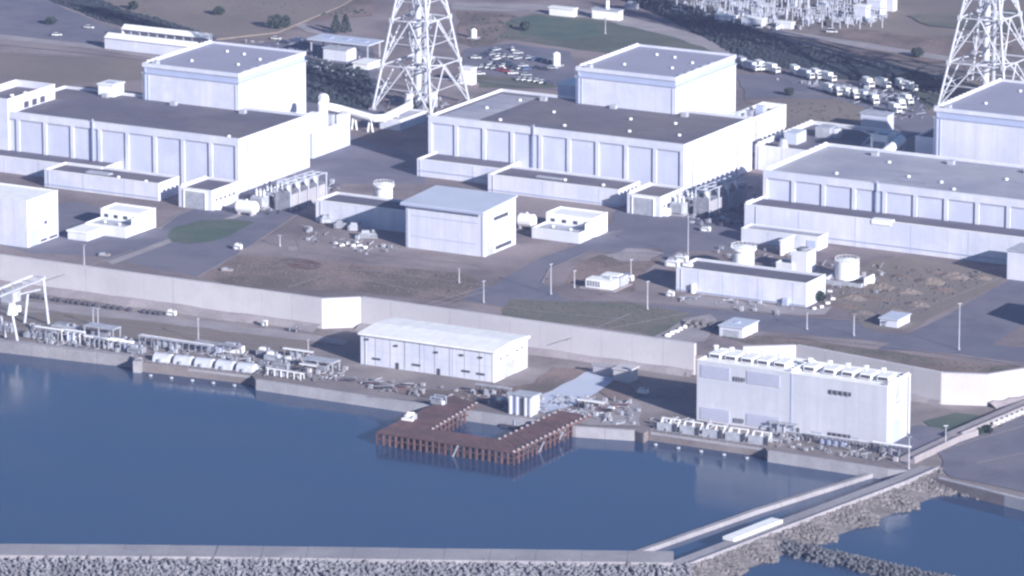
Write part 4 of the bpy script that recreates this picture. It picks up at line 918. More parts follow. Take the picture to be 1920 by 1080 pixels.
# things lying on the pier
c = zc(770, 786); t2 = thing('winch', 'white rounded winch drum on the left arm of the rusty pier', 'winch', (c.x, c.y, ZD + .1)); MB().tube((-1.2, 0, 1.5), (1.2, 0, 1.5), 1.4, 12).build('drum', 'white', t2); MB().box(-2, -1.6, 0, -1.25, 1.6, 2).box(1.25, -1.6, 0, 2, 1.6, 2).build('frame', 'lgrey', t2); MB().box(-2.4, -3.2, 0, 2.4, -1.7, .8).build('base', 'white', t2)
c = zc(822, 757); t2 = thing('machinery', 'dark grey machine with open frame where the pier meets the quay', 'machine', (c.x, c.y, ZD + .1)); MB().box(-2.6, -1.6, 0, 1.2, 1.6, 1.8).build('body', 'grey', t2); MB().path([(-2.6, -1.6, 1.8), (-2.6, -1.6, 3), (2.6, -1.6, 3), (2.6, -1.6, 0), (2.6, 1.6, 0), (2.6, 1.6, 3), (-2.6, 1.6, 3), (-2.6, 1.6, 1.8)], .2, 4).build('frame', 'band', t2); MB().box(1.4, -1, 0, 2.3, 1, 1.2).build('motor', 'white', t2)
# dark barge inside the pier
c = at(968, 796, 1); t2 = thing('barge', 'small dark work barge moored inside the rusty pier', 'barge', (c.x, c.y, 0), .1); MB().prism([(-6, -2.2), (5, -2.6), (6.5, 0), (5, 2.6), (-6, 2.2)], -.5, 1.1).build('hull', 'dark', t2)
MB().box(-4, -1.4, 1.1, -1, 1.4, 2.6).build('cabin', 'grey', t2); MB().path([(0, -2, 1.1), (0, -2, 3.2), (4.5, -2, 3.2), (4.5, -2, 1.1)], .18, 4).path([(0, 2, 1.1), (0, 2, 3.2), (4.5, 2, 3.2), (4.5, 2, 1.1)], .18, 4).build('frame', 'band', t2)

# ---------------------------------------------------------------- gate houses / intakes
t, o, L, W, H = simple('gate_structure', 'blue-grey gate structure on the quay between the arms of the rusty pier', 'gate structure', (958, 741), 996, 1012, ZQ + 7.5, zb=ZQ - 3, m='metalroof', roof='lgrey', par=-1)
MB().box(L * .48, -.5, .5, L * .6, -.01, H - .5).build('slot', 'dark', t); me = MB().box(-.4, -.9, -.5, .4, -.1, H).mesh('post', 'paint')
for x in (0, .33, .75, 1): inst('post', me, t, (L * x, 0, 0))
MB().box(-1.5, -1, H + .51, L + 1, 1.5, H + 1.0).build('walkway', 'lgrey', t)
def intake(label, a, b, n, hood):
    """screen-bay deck between two quay corners, n gates seen in front"""
    pa, pb = at(*a, ZQ), at(*b, ZQ); t = thing('intake', label, 'intake structure', (pa.x, pa.y, 0)); d = pb - pa; Ld = d.length; rz = math.atan2(d.y, d.x); t.rotation_euler[2] = rz
    MB().box(0, 0, 2.6, Ld, 9, 3.6).build('deck', 'concrete', t)
    MB().box(0, 9.02, -2, Ld, 9.6, ZQ).build('back_wall', 'concrete', t)
    pier = MB().box(-.8, .2, -3, .8, 9, 2.597).mesh('bay_pier', 'concrete')
    for i in range(n + 1): inst('bay_pier', pier, t, (Ld * i / n, 0, 0))
    rod = MB().tube((0, -1.2, .15), (0, -1.2, .8), .8, 8).mesh('float', 'lgrey')
    for i in range(n): inst('float', rod, t, (Ld * (i + .5) / n, -4.2, 0))
    for i in range(n):
        x = Ld * (i + .5) / n; w_ = Ld / n * .76
        if hood:
            mb = MB(); k = 8; prof = [(6.2 - 3.0 * math.cos(math.pi * j / k) , 4.0 + 3.1 * math.sin(math.pi * j / k)) for j in range(k + 1)]
            vs_ = [(x - w_ / 2, y, z) for y, z in prof] + [(x + w_ / 2, y, z) for y, z in prof]
            mb.add(vs_, [tuple(range(k + 1)), tuple(range(2 * k + 1, k, -1))] + [(j, k + 1 + j, k + 2 + j, j + 1) for j in range(k)] + [(0, k, 2 * k + 1, k + 1)])
            h = mb.build('screen_hood', 'screen_paint', t); MB().box(x - .6, 2.4, 3.6, x + .6, 3.1, 5.4).build('motor', 'lgrey', h)
        else:
            h = MB().box(x - w_ / 2, 3, 3.6, x + w_ / 2, 3.5, 7.0).build('screen', 'lgrey', t); MB().box(x + w_ / 2 + .1, 2.4, 3.6, x + w_ / 2 + 1.1, 3.4, 7.4).build('slot', 'dark', h)
            f = MB()
            for xx in (x - w_ / 2, x, x + w_ / 2): f.tube((xx, 4, 3.6), (xx + 1, 6, 8.3), .22, 4).tube((xx, 8, 3.6), (xx + 1, 6, 8.3), .22, 4)
            f.tube((x - w_ / 2 + 1, 6, 8.3), (x + w_ / 2 + 1, 6, 8.3), .3, 4); tag(f.build('frame', 'white', t), kind='stuff')
            MB().box(x - w_ * .4, 4.5, 3.6, x + w_ * .1, 7.5, 6.0).build('screen_head', 'lgrey', t)
    MB().box(0, 9.7, ZQ - .3, Ld, 13, ZQ + .4).build('walkway', 'lgrey', t)
    f = MB()
    for i in range(n * 3 + 1): f.tube((Ld * i / (n * 3), .3, 3.6), (Ld * i / (n * 3), .3, 4.7), .08, 4)
    f.tube((0, .3, 4.7), (Ld, .3, 4.7), .08, 4); f.build('railing', 'lgrey', t)
    return t, rz
intake('water intake with five rounded white screen hoods at the left', (274, 680), (470, 703), 5, True)
intake('water intake with five grey screens under white lattice frames at the right', (1220, 808), (1434, 839), 5, False)
# ---------------------------------------------------------------- gantry crane
c = at(48, 616, ZQ); t = thing('gantry_crane', 'white portal gantry crane with leaning legs at the left edge of the quay', 'gantry crane', (c.x, c.y, ZQ))
def rel(px, py, z): v = at(px, py, z); return Vector((v.x - c.x, v.y - c.y, z - ZQ))
top = [rel(84, 521, ZQ + 20), rel(52, 549, ZQ + 14.5), rel(22, 584, ZQ + 14), rel(-20, 560, ZQ + 18)]
bot = [rel(91, 608, ZQ), rel(46, 606, ZQ), rel(33, 642, ZQ), rel(10, 632, ZQ)]
for a, b in zip([rel(81, 523, ZQ + 20), rel(52, 549, ZQ + 13), rel(22, 585, ZQ + 13.4), rel(2, 594, ZQ + 10)], bot): MB().tube(a, b, .6, 8).build('leg', 'screen_paint', t)
MB().tube(rel(84, 521, ZQ + 20), rel(-40, 571, ZQ + 20), .6, 6).build('girder', 'screen_paint', t); MB().tube(rel(60, 517, ZQ + 20), rel(-60, 566, ZQ + 20), .6, 6).build('girder', 'screen_paint', t)
MB().tube(rel(75, 543, ZQ + 15), rel(0, 560, ZQ + 15), .5, 6).build('girder', 'lgrey', t)
f = MB()
for i in range(7):
    u = i / 6; a = rel(84 - 120 * u, 521 + 48 * u, ZQ + 20); b = rel(60 - 120 * u, 517 + 48 * u, ZQ + 20); f.tube(a, b, .35, 4); f.tube(a, a + Vector((0, 0, 1.8)), .15, 4)
f.tube(rel(84, 521, ZQ + 21.6), rel(-40, 571, ZQ + 21.6), .15, 4); f.build('cross_beam', 'lgrey', t)
p = rel(20, 556, ZQ + 16); MB().box(p.x - 3, p.y - 3, p.z - 2, p.x + 3, p.y + 3, p.z + 2.5).build('trolley', 'lgrey', t)
p = rel(22, 578, ZQ + 12); MB().tube((p.x, p.y, p.z - 2.5), (p.x, p.y, p.z + 2), 2.6, 12, 1.4).build('hopper', 'white', t); MB().box(p.x + 2.2, p.y - 1, p.z - 1, p.x + 4, p.y + 1, p.z + 1.5).build('cabin', 'white', t)

# ---------------------------------------------------------------- clutter on the quays
rnd = random.Random(11)
def frame_rack(label, px, py, L, W, H, rz=0, z=ZQ, m='grey', cat='pipe rack', full=True):
    c = at(px, py, z); t = thing('pipe_rack', label, cat, (c.x, c.y, z + .3), rz); f = MB(); n = max(2, int(L / 3))
    for i in range(n + 1):
        x = -L / 2 + L * i / n
        for y in (-W / 2, W / 2): f.box(x - .15, y - .15, 0, x + .15, y + .15, H)
        f.box(x - .12, -W / 2 + .15, H - .3, x + .12, W / 2 - .15, H)
    tag(f.build('frame', m, t), kind='stuff')
    for y, r in ((-W * .3, .3), (0, .4), (W * .3, .25)): MB().tube((-L / 2 - 1, y, H + .3), (L / 2 + 1, y, H + .3), r, 6).build('pipe', rnd.choice(('lgrey', 'grey', 'white')), t)
    if full: MB().box(-L * .3, -W * .35, 0, L * .05, W * .35, H * .7).build('cabinet', rnd.choice(('lgrey', 'grey', 'band')), t)
    return t
def machine(label, px, py, L, W, H, rz=0, z=ZQ, m='lgrey', cat='machine', name='machine'):
    c = at(px, py, z); t = thing(name, label, cat, (c.x, c.y, z + .3), rz)
    MB().box(-L / 2, -W / 2, 0, L / 2, W / 2, H * .75).build('body', m, t)
    MB().box(-L * .4, -W * .4, H * .753, L * .1, W * .4, H).build('cover', rnd.choice(('lgrey', 'white', 'grey')), t)
    MB().cyl(L * .3, 0, H * .753, H * 1.1, W * .22, seg=8).build('fan', 'grey', t)
    MB().path([(-L / 2 - .5, -W / 2, 0), (-L / 2 - .5, -W / 2, H * .6), (L / 2 + .5, -W / 2 - .3, H * .6), (L / 2 + .5, -W / 2 - .3, 0)], .18, 4).build('pipe', rnd.choice(('lgrey', 'grey')), t)
    return t
def flatroof(label, px, py, L, W, H, m='lgrey', rz=0, z=ZQ, bars=True):
    c = at(px, py, z); t = thing('open_shed', label, 'open shed', (c.x, c.y, z + .3), rz)
    MB().box(-L / 2, -W / 2, H - .4, L / 2, W / 2, H).build('roof', m, t); me = MB().box(-.2, -.2, 0, .2, .2, H - .403).mesh('post', 'lgrey')
    for x in (-.47, 0, .47):
        for y in (-.45, .45): inst('post', me, t, (L * x, W * y, 0))
    MB().box(-L * .3, -W * .3, 0, L * .2, W * .3, H * .5).build('pump', 'grey', t)
frame_rack('tall brown-grey pipe rack with caged side just right of the gantry crane', 92, 638, 12, 5, 4.5)
machine('long light machine roofed with plates behind the caged pipe rack', 125, 622, 12, 4, 3.4)
frame_rack('white-framed rack at the seaward edge near the rounded quay head', 138, 642, 9, 4, 4.4, m='white')
flatroof('open shed with rounded pale cover in the middle of the left quay', 192, 634, 15, 6, 5, 'lgrey')
for i, (x, y, s_) in enumerate(((172, 648, 'first'), (190, 652, 'second'), (207, 654, 'third'), (222, 652, 'fourth'), (238, 658, 'last'))):
    frame_rack(f'small steel frame near the rounded quay head, {s_} from the left', x, y, 4.5, 3.2, 3.4, cat='steel frame', m='lgrey', full=i % 2 == 0)
machine('grey box beneath the gantry crane trolley', 14, 622, 6, 4, 3.6, m='grey'); machine('pale skid right behind the gantry crane front leg', 62, 634, 6, 3, 3, m='lgrey')
machine('flat machine on the quay edge left of the first rounded hood', 258, 662, 6, 4, 3.2, m='grey')
frame_rack('rack of pale pipes running behind the rounded screen hoods', 330, 655, 34, 4, 3.2, rz=-.02)
frame_rack('second rack of pale pipes behind the last rounded hoods', 410, 662, 20, 4, 3.4, rz=-.02)
machine('white oblong unit with pipe above the fourth rounded hood', 438, 662, 9, 3, 4, m='white')
for i, (x, y, l_) in enumerate(((497, 690, 'grey machine at the corner right of the last rounded hood'), (512, 676, 'grey machine second back from the quay corner right of the hoods'), (528, 694, 'squat machine behind the white bars on the middle quay'), (545, 682, 'pale machine inland of the white bars on the middle quay'), (497, 668, 'small machine inland of the corner by the hoods'))):
    machine(l_, x, y, 4.5 + i % 3, 3, 2.6 + (i % 3) * .8, m=('grey', 'lgrey')[i % 2])
frame_rack('low white bar screen at the quay edge left of the dark open shed', 536, 708, 16, 2.5, 2.4, rz=-.05, m='white')
flatroof('open shed with pale roof over dark machinery on the middle quay', 602, 695, 15, 6, 4.6, 'lgrey')
frame_rack('rusty steel rack right of the dark open shed', 580, 702, 6, 4, 3.6, m='rust'); frame_rack('grey rack in line behind the dark open shed', 560, 672, 12, 3, 3)
c = at(625, 725, ZQ)
for i, (x, y, l_, lab) in enumerate(((700, 722, 8, 'pile of dark beams lying on the quay left of the pier'), (722, 730, 7, 'second pile of beams nearer the pier'), (760, 728, 5, 'short pile of bars behind the second pile'), (660, 716, 6, 'loose pipes dropped behind the middle quay wall'), (1010, 772, 8, 'jumbled pipes between the gate structure and the right arm of the pier'), (1140, 772, 7, 'jumbled steel beside the root of the right pier arm'), (1165, 765, 6, 'scrap heap on the earth at the right pier arm'), (905, 752, 8, 'brown beams heaped at the root of the left pier arm'), (935, 748, 6, 'light planks heaped behind the left pier arm'))):
    c = at(x, y, ZQ); t = thing('beam_pile', lab, 'beam pile', (c.x, c.y, ZQ + .3)); r2 = random.Random(i)
    for k in range(9):
        a_ = r2.uniform(-.6, .6); lx = l_ * r2.uniform(.3, .6); yy = r2.uniform(-2.2, 2.2); zz = .2 + k * .13
        MB().tube((-lx * math.cos(a_), yy - lx * math.sin(a_), zz), (lx * math.cos(a_), yy + lx * math.sin(a_), zz + r2.uniform(0, .5)), .22, 4).build('beam', r2.choice(('grey', 'rust', 'lgrey', 'dark')), t)
frame_rack('brown steel rack behind the root of the left pier arm', 925, 742, 14, 3, 3.2, m='rust'); frame_rack('tangled brown rack at the root of the right pier arm', 1110, 768, 10, 4, 3, m='rust')
machine('white box at the root of the left pier arm', 945, 757, 3, 2, 2.4, m='white'); machine('dark machine just left of the gate structure', 940, 762, 4, 3, 3, m='dark')
frame_rack('long steel rack seaward of the tall pump house, left half', 1580, 838, 30, 3, 2.6, rz=-.02, m='dark'); frame_rack('dark caged rack seaward of the tall pump house, right end', 1672, 852, 14, 4, 3.4, m='dark')
frame_rack('pale tangle of pipes right of the lattice frames of the right intake', 1470, 812, 10, 4, 3.4, m='lgrey'); frame_rack('pale low pipe run between right intake and pump house corner', 1500, 824, 10, 2, 1.8, m='lgrey', full=False)
c = at(1456, 806, ZQ); t = thing('post', 'white upright post at the right end of the right intake', 'post', (c.x, c.y, ZQ)); MB().box(-.6, -.6, 0, .6, .6, 5.5).build('shaft', 'white', t); MB().box(-.9, -.9, 5.5, .9, .9, 6.2).build('cap', 'white', t)
machine('white heap-like unit in the shade left of the pump house', 1206, 738, 4, 2.5, 2, m='white')
machine('small white unit on the brown ground by the right pier arm', 1146, 770, 2.4, 1.6, 1.6, m='white')
t, o, L, W, H = simple('ramp_block', 'pale concrete block at the end of the blue-grey ramp', 'block', (1150, 692), 1180, 1196, ZQ + 5, zb=ZQ, m='wallconc', roof='wallconc', par=-1)
t, o, L, W, H = simple('ramp_wall', 'low brown-grey wall behind the blue-grey ramp', 'wall', (1112, 684), 1172, 1176, ZQ + 4, zb=ZQ, m='concrete', roof='concrete', par=-1)
# rocks in the gap of the sea wall
mb = MB(); r2 = random.Random(2)
for _ in range(260):
    u, v = r2.random(), r2.random(); p = at(1282 + 100 * u, 700 - 40 * v, 0); mb.rock((p.x, p.y, 5 + v * 8), r2.uniform(.8, 2.0), r2)
tag(mb.build('rubble', 'rock'), 'grey rubble slope in the gap of the sea wall beside the pump house', 'rubble', kind='stuff')
# ramp down through the gap
pa, pb, pc, pd = at(1296, 650, ZI), at(1400, 652, ZI), at(1400, 668, 4.5), at(1285, 704, 4.5)
struct('ramp', MB().add([pa.to_tuple(), pb.to_tuple(), pc.to_tuple(), pd.to_tuple()], [(3, 2, 1, 0)]), 'ground')
def litter(pts, n, label, ms, z=ZQ):
    P = [at(x, y, z) for x, y in pts]; r2 = random.Random(n); xs = [p.x for p in P]; ys = [p.y for p in P]
    for mi, m_ in enumerate(ms):
        mb = MB(); k = 0
        while k < n // len(ms):
            x, y = r2.uniform(min(xs), max(xs)), r2.uniform(min(ys), max(ys)); c = False
            for a, b in zip(P, P[1:] + P[:1]):
                if (a.y > y) != (b.y > y) and x < (b.x - a.x) * (y - a.y) / (b.y - a.y) + a.x: c = not c
            if not c: continue
            k += 1; a_ = r2.uniform(0, 3.14); l_ = r2.uniform(.5, 2.6); h = z + .5
            if r2.random() < .55: mb.tube((x - l_ * math.cos(a_), y - l_ * math.sin(a_), h), (x + l_ * math.cos(a_), y + l_ * math.sin(a_), h + r2.uniform(0, 1.2)), r2.uniform(.1, .25), 4)
            else: s_ = r2.uniform(.3, .9); mb.box(x - s_, y - s_ * .7, z + .2, x + s_, y + s_ * .7, z + .4 + r2.uniform(.3, 1.8))
        tag(mb.build('scrap', m_), label + (', pale pieces', ', dark pieces', ', concrete pieces')[mi], 'scrap', kind='stuff')
litter([(60, 612), (270, 640), (262, 668), (60, 645)], 132, 'small fittings and pipes strewn on the left quay', ('lgrey', 'grey', 'concrete'))
litter([(280, 645), (480, 668), (475, 690), (290, 664)], 66, 'small fittings behind the rounded screen hoods', ('lgrey', 'grey'))
litter([(482, 662), (650, 690), (640, 716), (484, 708)], 99, 'small fittings and pipes strewn on the middle quay', ('lgrey', 'grey', 'concrete'))
litter([(650, 706), (900, 735), (880, 752), (700, 736)], 38, 'scrap scattered on the quay left of the pier', ('lgrey', 'grey', 'concrete'))
litter([(890, 735), (1200, 755), (1195, 800), (1060, 785), (1010, 775), (900, 765)], 143, 'scrap scattered round the roots of the pier arms', ('lgrey', 'grey', 'concrete'))
litter([(1215, 780), (1450, 812), (1690, 850), (1680, 872), (1450, 838), (1225, 806)], 143, 'small fittings and pipes below the tall pump house', ('lgrey', 'grey', 'concrete'))
litter([(490, 350), (560, 330), (640, 345), (620, 385), (500, 405)], 150, 'pipework and gear packed round the transformers beside the left hall', ('lgrey', 'grey', 'dark'), ZI)
litter([(1290, 385), (1400, 345), (1425, 370), (1400, 420), (1300, 430)], 190, 'pipework and gear packed round the transformers right of the middle hall', ('lgrey', 'grey', 'dark'), ZI)
litter([(720, 190), (900, 185), (880, 230), (740, 235)], 120, 'pipework round the foot of the left lattice tower', ('lgrey', 'grey', 'dark'), ZI)
litter([(560, 420), (760, 470), (700, 480), (560, 455)], 33, 'litter on the yard before the shaded low building', ('lgrey', 'grey'), ZI)
litter([(1340, 455), (1660, 500), (1650, 560), (1560, 545), (1350, 500)], 66, 'loose gear round the tanks behind the low grey hall', ('lgrey', 'grey', 'concrete'), ZI)
litter([(1270, 552), (1500, 578), (1500, 600), (1270, 570)], 27, 'loose gear along the front of the low grey hall', ('lgrey', 'grey'), ZI)
litter([(450, 80), (560, 74), (690, 112), (690, 150), (560, 130)], 77, 'gear and vehicles strewn in the dark yard under the canopy', ('lgrey', 'grey'), ZI)
litter([(1260, -5), (1670, -5), (1660, 45), (1480, 60), (1330, 40)], 275, 'small apparatus filling the switchyard', ('switch', 'dark'), 19)
litter([(1390, 140), (1720, 175), (1740, 230), (1650, 220), (1560, 170)], 88, 'stored material between the rows of utility trucks', ('lgrey', 'grey'), ZI)
# black bags along the wall foot
bag = MB().cyl(0, 0, 0, .9, 1.15, 1.3, 10).cyl(0, 0, .9, 1.5, 1.3, .7, 10).mesh('bag', 'dark')
for i, x in enumerate((62, 68, 75, 88, 104, 112, 128, 136, 147, 160, 168, 180, 202, 214, 226, 243, 270, 281, 292, 300)):
    p = at(x, 559 + (x - 62) * .135, ZQ); o = bpy.data.objects.new('sandbag', bag); COL.objects.link(o); o.location = (p.x, p.y, ZQ + .15); tag(o, nth(i) + ' squat black bag from the left at the foot of the sea wall', 'bag', 'black bags along the sea wall')

# ---------------------------------------------------------------- lamp posts
def lamp(label, px, py, ytop, z=ZI, arm=True):
    c = at(px, py, z); h = (py - ytop) / 4.27; t = thing('lamp_post', label, 'lamp post', (c.x, c.y, z + .1), rnd.uniform(0, 3), 'lamp posts')
    MB().cyl(0, 0, 0, h, .2, .12, 8).build('pole', 'screen_paint', t); MB().box(-.9, -.25, h, .9, .25, h + .35).build('lamp_head', 'lgrey', t); MB().cyl(0, 0, 0, .5, .5, seg=8).build('foot', 'concrete', t)
for a in ((1033, 552, 497, 'tall lamp post standing at the bend of the road right of the service building'), (907, 568, 529, 'lamp post on the verge below the tall cube'), (861, 531, 505, 'short lamp post at the corner of the path below the tall cube'),
          (1798, 656, 574, 'tallest lamp post, on the verge behind the right sea wall'), (1290, 484, 406, 'tall lamp post in front of the shaded transformer yard'), (1601, 630, 592, 'lamp post on the road below the gravel lot'),
          (1513, 618, 588, 'thin lamp post on the road between the two small sheds'), (1077, 540, 509, 'lamp post left of the white generator container'), (1183, 515, 488, 'lamp post behind the white generator container'), (1214, 580, 530, 'lamp post in the brown grass inland of the sea wall'),
          (158, 500, 460, 'lamp post behind the sea wall near the left service building'), (525, 462, 442, 'small lamp post at the left end of the pale path'), (1135, 64, 30, 'lamp post on the green slope behind the middle reactor building'), (372, 108, 88, 'lamp post in front of the long white shed')): lamp(a[3], a[0], a[1], a[2])
for a in ((372, 642, 600, 'lamp post on the quay behind the rounded hoods'), (175, 612, 578, 'left of two lamp posts on the left quay'), (184, 614, 580, 'right of two lamp posts on the left quay'), (1773, 840, 803, 'lamp post on the asphalt by the road at the right'), (1704, 880, 826, 'lamp post at the landward end of the mole'), (578, 672, 640, 'lamp post on the quay left of the white hall')): lamp(a[3], a[0], a[1], a[2], ZQ)

# ---------------------------------------------------------------- generator container and small plant things
c = at(1098, 541, ZI); o, L, W = foot((1098, 522), 1147, 1176, ZI + 4.2)
t = thing('generator', 'white generator container with louvred front and stack on the road island', 'generator', (o.x, o.y, ZI))
MB().box(0, 0, .5, L, W * .45, 4.2).build('body', 'white', t); MB().box(L * .25, W * .5, .5, L * 1.05, W, 4.6).build('body', 'lgrey', t); MB().box(-2.5, -1.5, 0, L + 2, W + 1, .45).build('plinth', 'path', t)
me = MB().box(0, -.12, 0, .9, -.003, 2.4).mesh('louvre', 'grey')
for i in range(5): inst('louvre', me, t, (.8 + i * 1.3, 0, 1.1))
MB().cyl(L * .8, W * .25, 4.2, 6, .5, seg=8).build('exhaust', 'lgrey', t); MB().box(L * .3, W * .55, 4.61, L * .9, W * .9, 5).build('cover', 'white', t)
machine('white pump skid right of the generator container', 1178, 527, 4, 3, 3, z=ZI, m='white'); 
for x, y, lab in ((1262, 500, 'white lumpy tank trailer left of the low grey hall'), (1278, 492, 'white unit tucked between tank trailer and low grey hall')): machine(lab, x, y, 5, 3, 3.6, z=ZI, m='white')
machine('white box on the ground left of the low grey hall', 1258, 556, 2.4, 2, 2.4, z=ZI, m='white'); machine('small white unit in front of the middle gatehouse', 1324, 434, 3.5, 2.5, 2.4, z=ZI, m='white')
machine('pale green tank-like cabinet on the road left of the path', 447, 468, 2.6, 2.6, 2.6, z=ZI, m='white')
for i, (x, y, lab, m_) in enumerate(((690, 447, 'grey excavator-like machine near the shaded low building', 'grey'), (668, 432, 'white-topped machine at the foot of the shaded low building', 'lgrey'), (640, 428, 'grey sheeted heap at the foot of the low building', 'grey'), (612, 418, 'small pale cabinet at the corner of the low building', 'lgrey'))): machine(lab, x, y, 7 - i, 3.5, 3.4, .5, z=ZI, m=m_)
for i, (x, y) in enumerate(((628, 458), (641, 462), (652, 458), (662, 464), (674, 462), (686, 467), (668, 456))):
    c = at(x, y, ZI); t = thing('debris', ('white scrap farthest left below the shaded low building', 'second white scrap from the left below the shaded low building', 'bent white scrap near the middle of the litter', 'flat white scrap low in the litter', 'white scrap right of the middle of the litter', 'rightmost white scrap, beside the grey machine', 'topmost white scrap in the litter')[i], 'scrap', (c.x, c.y, ZI + .3), i)
    MB().box(-1.2, -.5, 0, 1.2, .5, .5).build('sheet', 'white', t); MB().box(-.4, -1.2, .5, .5, .8, 1.1).build('block', ('grey', 'white')[i % 2], t)
for x, y, l_ in ((426, 508, 'white angled slab on the dry grass behind the sea wall'), (196, 480, 'pale slab behind the sea wall at the left')):
    c = at(x, y, ZI); t = thing('slab', l_, 'slab', (c.x, c.y, ZI + .2), .3); MB().box(-2.4, -1.2, 0, 2.4, 1.2, .8).build('plate', 'path', t); MB().box(-2, -1, .8, 0, 1, 1.2).build('plate', 'lgrey', t)
# white stones row by the gap
for i in range(5):
    c = at(1252 + i * 8, 631 - i * 4, ZI); o = MB().rock((0, 0, .5), 1.3, random.Random(i)).build('boulder', 'white', None, (c.x, c.y, ZI)); tag(o, nth(i) + ' white boulder from the left in the row beside the gap in the sea wall', 'boulder', 'white boulders by the gap')
c = at(322, 590, ZQ); t = machine('white unit parked at the foot of the sea wall at the left', 322, 592, 3.4, 2.4, 2.4, m='white'); machine('white cabinet at the wall foot left of the bright jog', 497, 612, 1.6, 1.6, 3, m='white'); machine('dark cabinet at the wall foot left of the bright jog', 552, 622, 2.4, 2, 2, m='dark')

# bushes, trees
def tree(label, px, py, h, w_, conifer=False, z=ZI, trunk=True, name='tree'):
    c = at(px, py, z); t = thing(name, label, name, (c.x, c.y, z)); r2 = random.Random(int(px)); mb = MB()
    if trunk: MB().cyl(0, 0, 0, h * .7, .35, .12, 6).path([(0, 0, h * .3), (w_ * .25, 0, h * .5)], .12, 4).path([(0, 0, h * .35), (-w_ * .22, .3, h * .55)], .12, 4).build('trunk', 'bark', t)
    for _ in range(420):
        a, u = r2.uniform(0, 6.28), r2.random(); zz = h * (.12 + .88 * u)
        rr = (w_ * .5 * (1 - u) ** .8 + .3) if conifer else w_ * .5 * math.sqrt(max(0, 1 - (2 * u - 1) ** 2)) * (1 + .25 * math.sin(a * 3 + px))
        rr *= r2.random() ** .35; s_ = r2.uniform(.35, .8); p = Vector((rr * math.cos(a), rr * math.sin(a), zz)); n1 = Vector((r2.gauss(0, 1), r2.gauss(0, 1), r2.gauss(0, 1))).normalized(); n2 = n1.orthogonal().normalized(); n3 = n1.cross(n2)
        mb.add([p + n2 * s_, p + n3 * s_, p - n2 * s_, p - n3 * s_ * .6], [(0, 1, 2, 3)])
    mb.build('crown', 'leaf', t)
tree('round dark green tree at the left of the pair beside the curving path', 518, 56, 8, 9); tree('smaller dark green tree touching the round one beside the curving path', 536, 54, 7, 5)
tree('dark upright tree left of the left lattice tower, left of two', 630, 64, 10, 6, True); tree('dark upright tree left of the left lattice tower, right of two', 648, 62, 10, 6, True)
tree('dark bush among the cars at the upper left', 96, 46, 4, 6, name='bush', trunk=True); tree('grey-green bush at the right end of the low grey hall', 1535, 566, 4.5, 6, name='bush')
tree('brown-green bush by the parapet wall at the right', 1850, 812, 3, 4.5, z=ZQ, name='bush'); tree('small brown-green bush left of the other by the parapet wall', 1835, 815, 2.5, 3, z=ZQ, name='bush')
for i, (x, y) in enumerate(((1556, 548), (1562, 562), (1552, 570), (1540, 577), (1527, 580))):
    c = at(x, y, ZI); o = MB().box(-.9, -.5, 0, .9, .5, .8).build('kerb_block', 'white', None, (c.x, c.y, ZI + .1), i * .4); tag(o, nth(i) + ' white block, counted from the top, in the curve round the bush', 'block', 'white blocks round the bush')

# ---------------------------------------------------------------- cars
def car(label, px, py, col, rz, z=ZI, L=4.6, Hh=1.5, van=False):
    c = at(px, py, z); t = thing('parked_car' if not van else 'parked_van', label, 'car' if not van else 'van', (c.x, c.y, z + .3), rz, 'vehicles in the car park'); w_ = .9
    MB().add([(-L / 2, -w_, .35), (L / 2, -w_, .35), (L / 2, w_, .35), (-L / 2, w_, .35), (-L / 2, -w_, .95), (L / 2, -w_, .85), (L / 2, w_, .85), (-L / 2, w_, .95)], [(3, 2, 1, 0), (4, 5, 6, 7), (0, 1, 5, 4), (1, 2, 6, 5), (2, 3, 7, 6), (3, 0, 4, 7)]).build('body', col, t)
    a, b = (-L * .38, L * .22) if not van else (-L * .49, L * .36)
    MB().add([(a, -w_ + .05, .95), (b, -w_ + .05, .9), (b, w_ - .05, .9), (a, w_ - .05, .95), (a + .35, -w_ + .2, Hh - .06), (b - .6, -w_ + .2, Hh - .06), (b - .6, w_ - .2, Hh - .06), (a + .35, w_ - .2, Hh - .06)], [(0, 1, 5, 4), (1, 2, 6, 5), (2, 3, 7, 6), (3, 0, 4, 7), (4, 5, 6, 7)]).build('window', 'glass', t)
    MB().box(a + .33, -w_ + .18, Hh - .058, b - .58, w_ - .18, Hh).build('roof', col, t)
    me = MB().tube((0, -.1, 0), (0, .1, 0), .34, 10).mesh('wheel', 'tyre')
    for x in (-L * .3, L * .3):
        for y in (-w_, w_): inst('wheel', me, t, (x, y, .34))
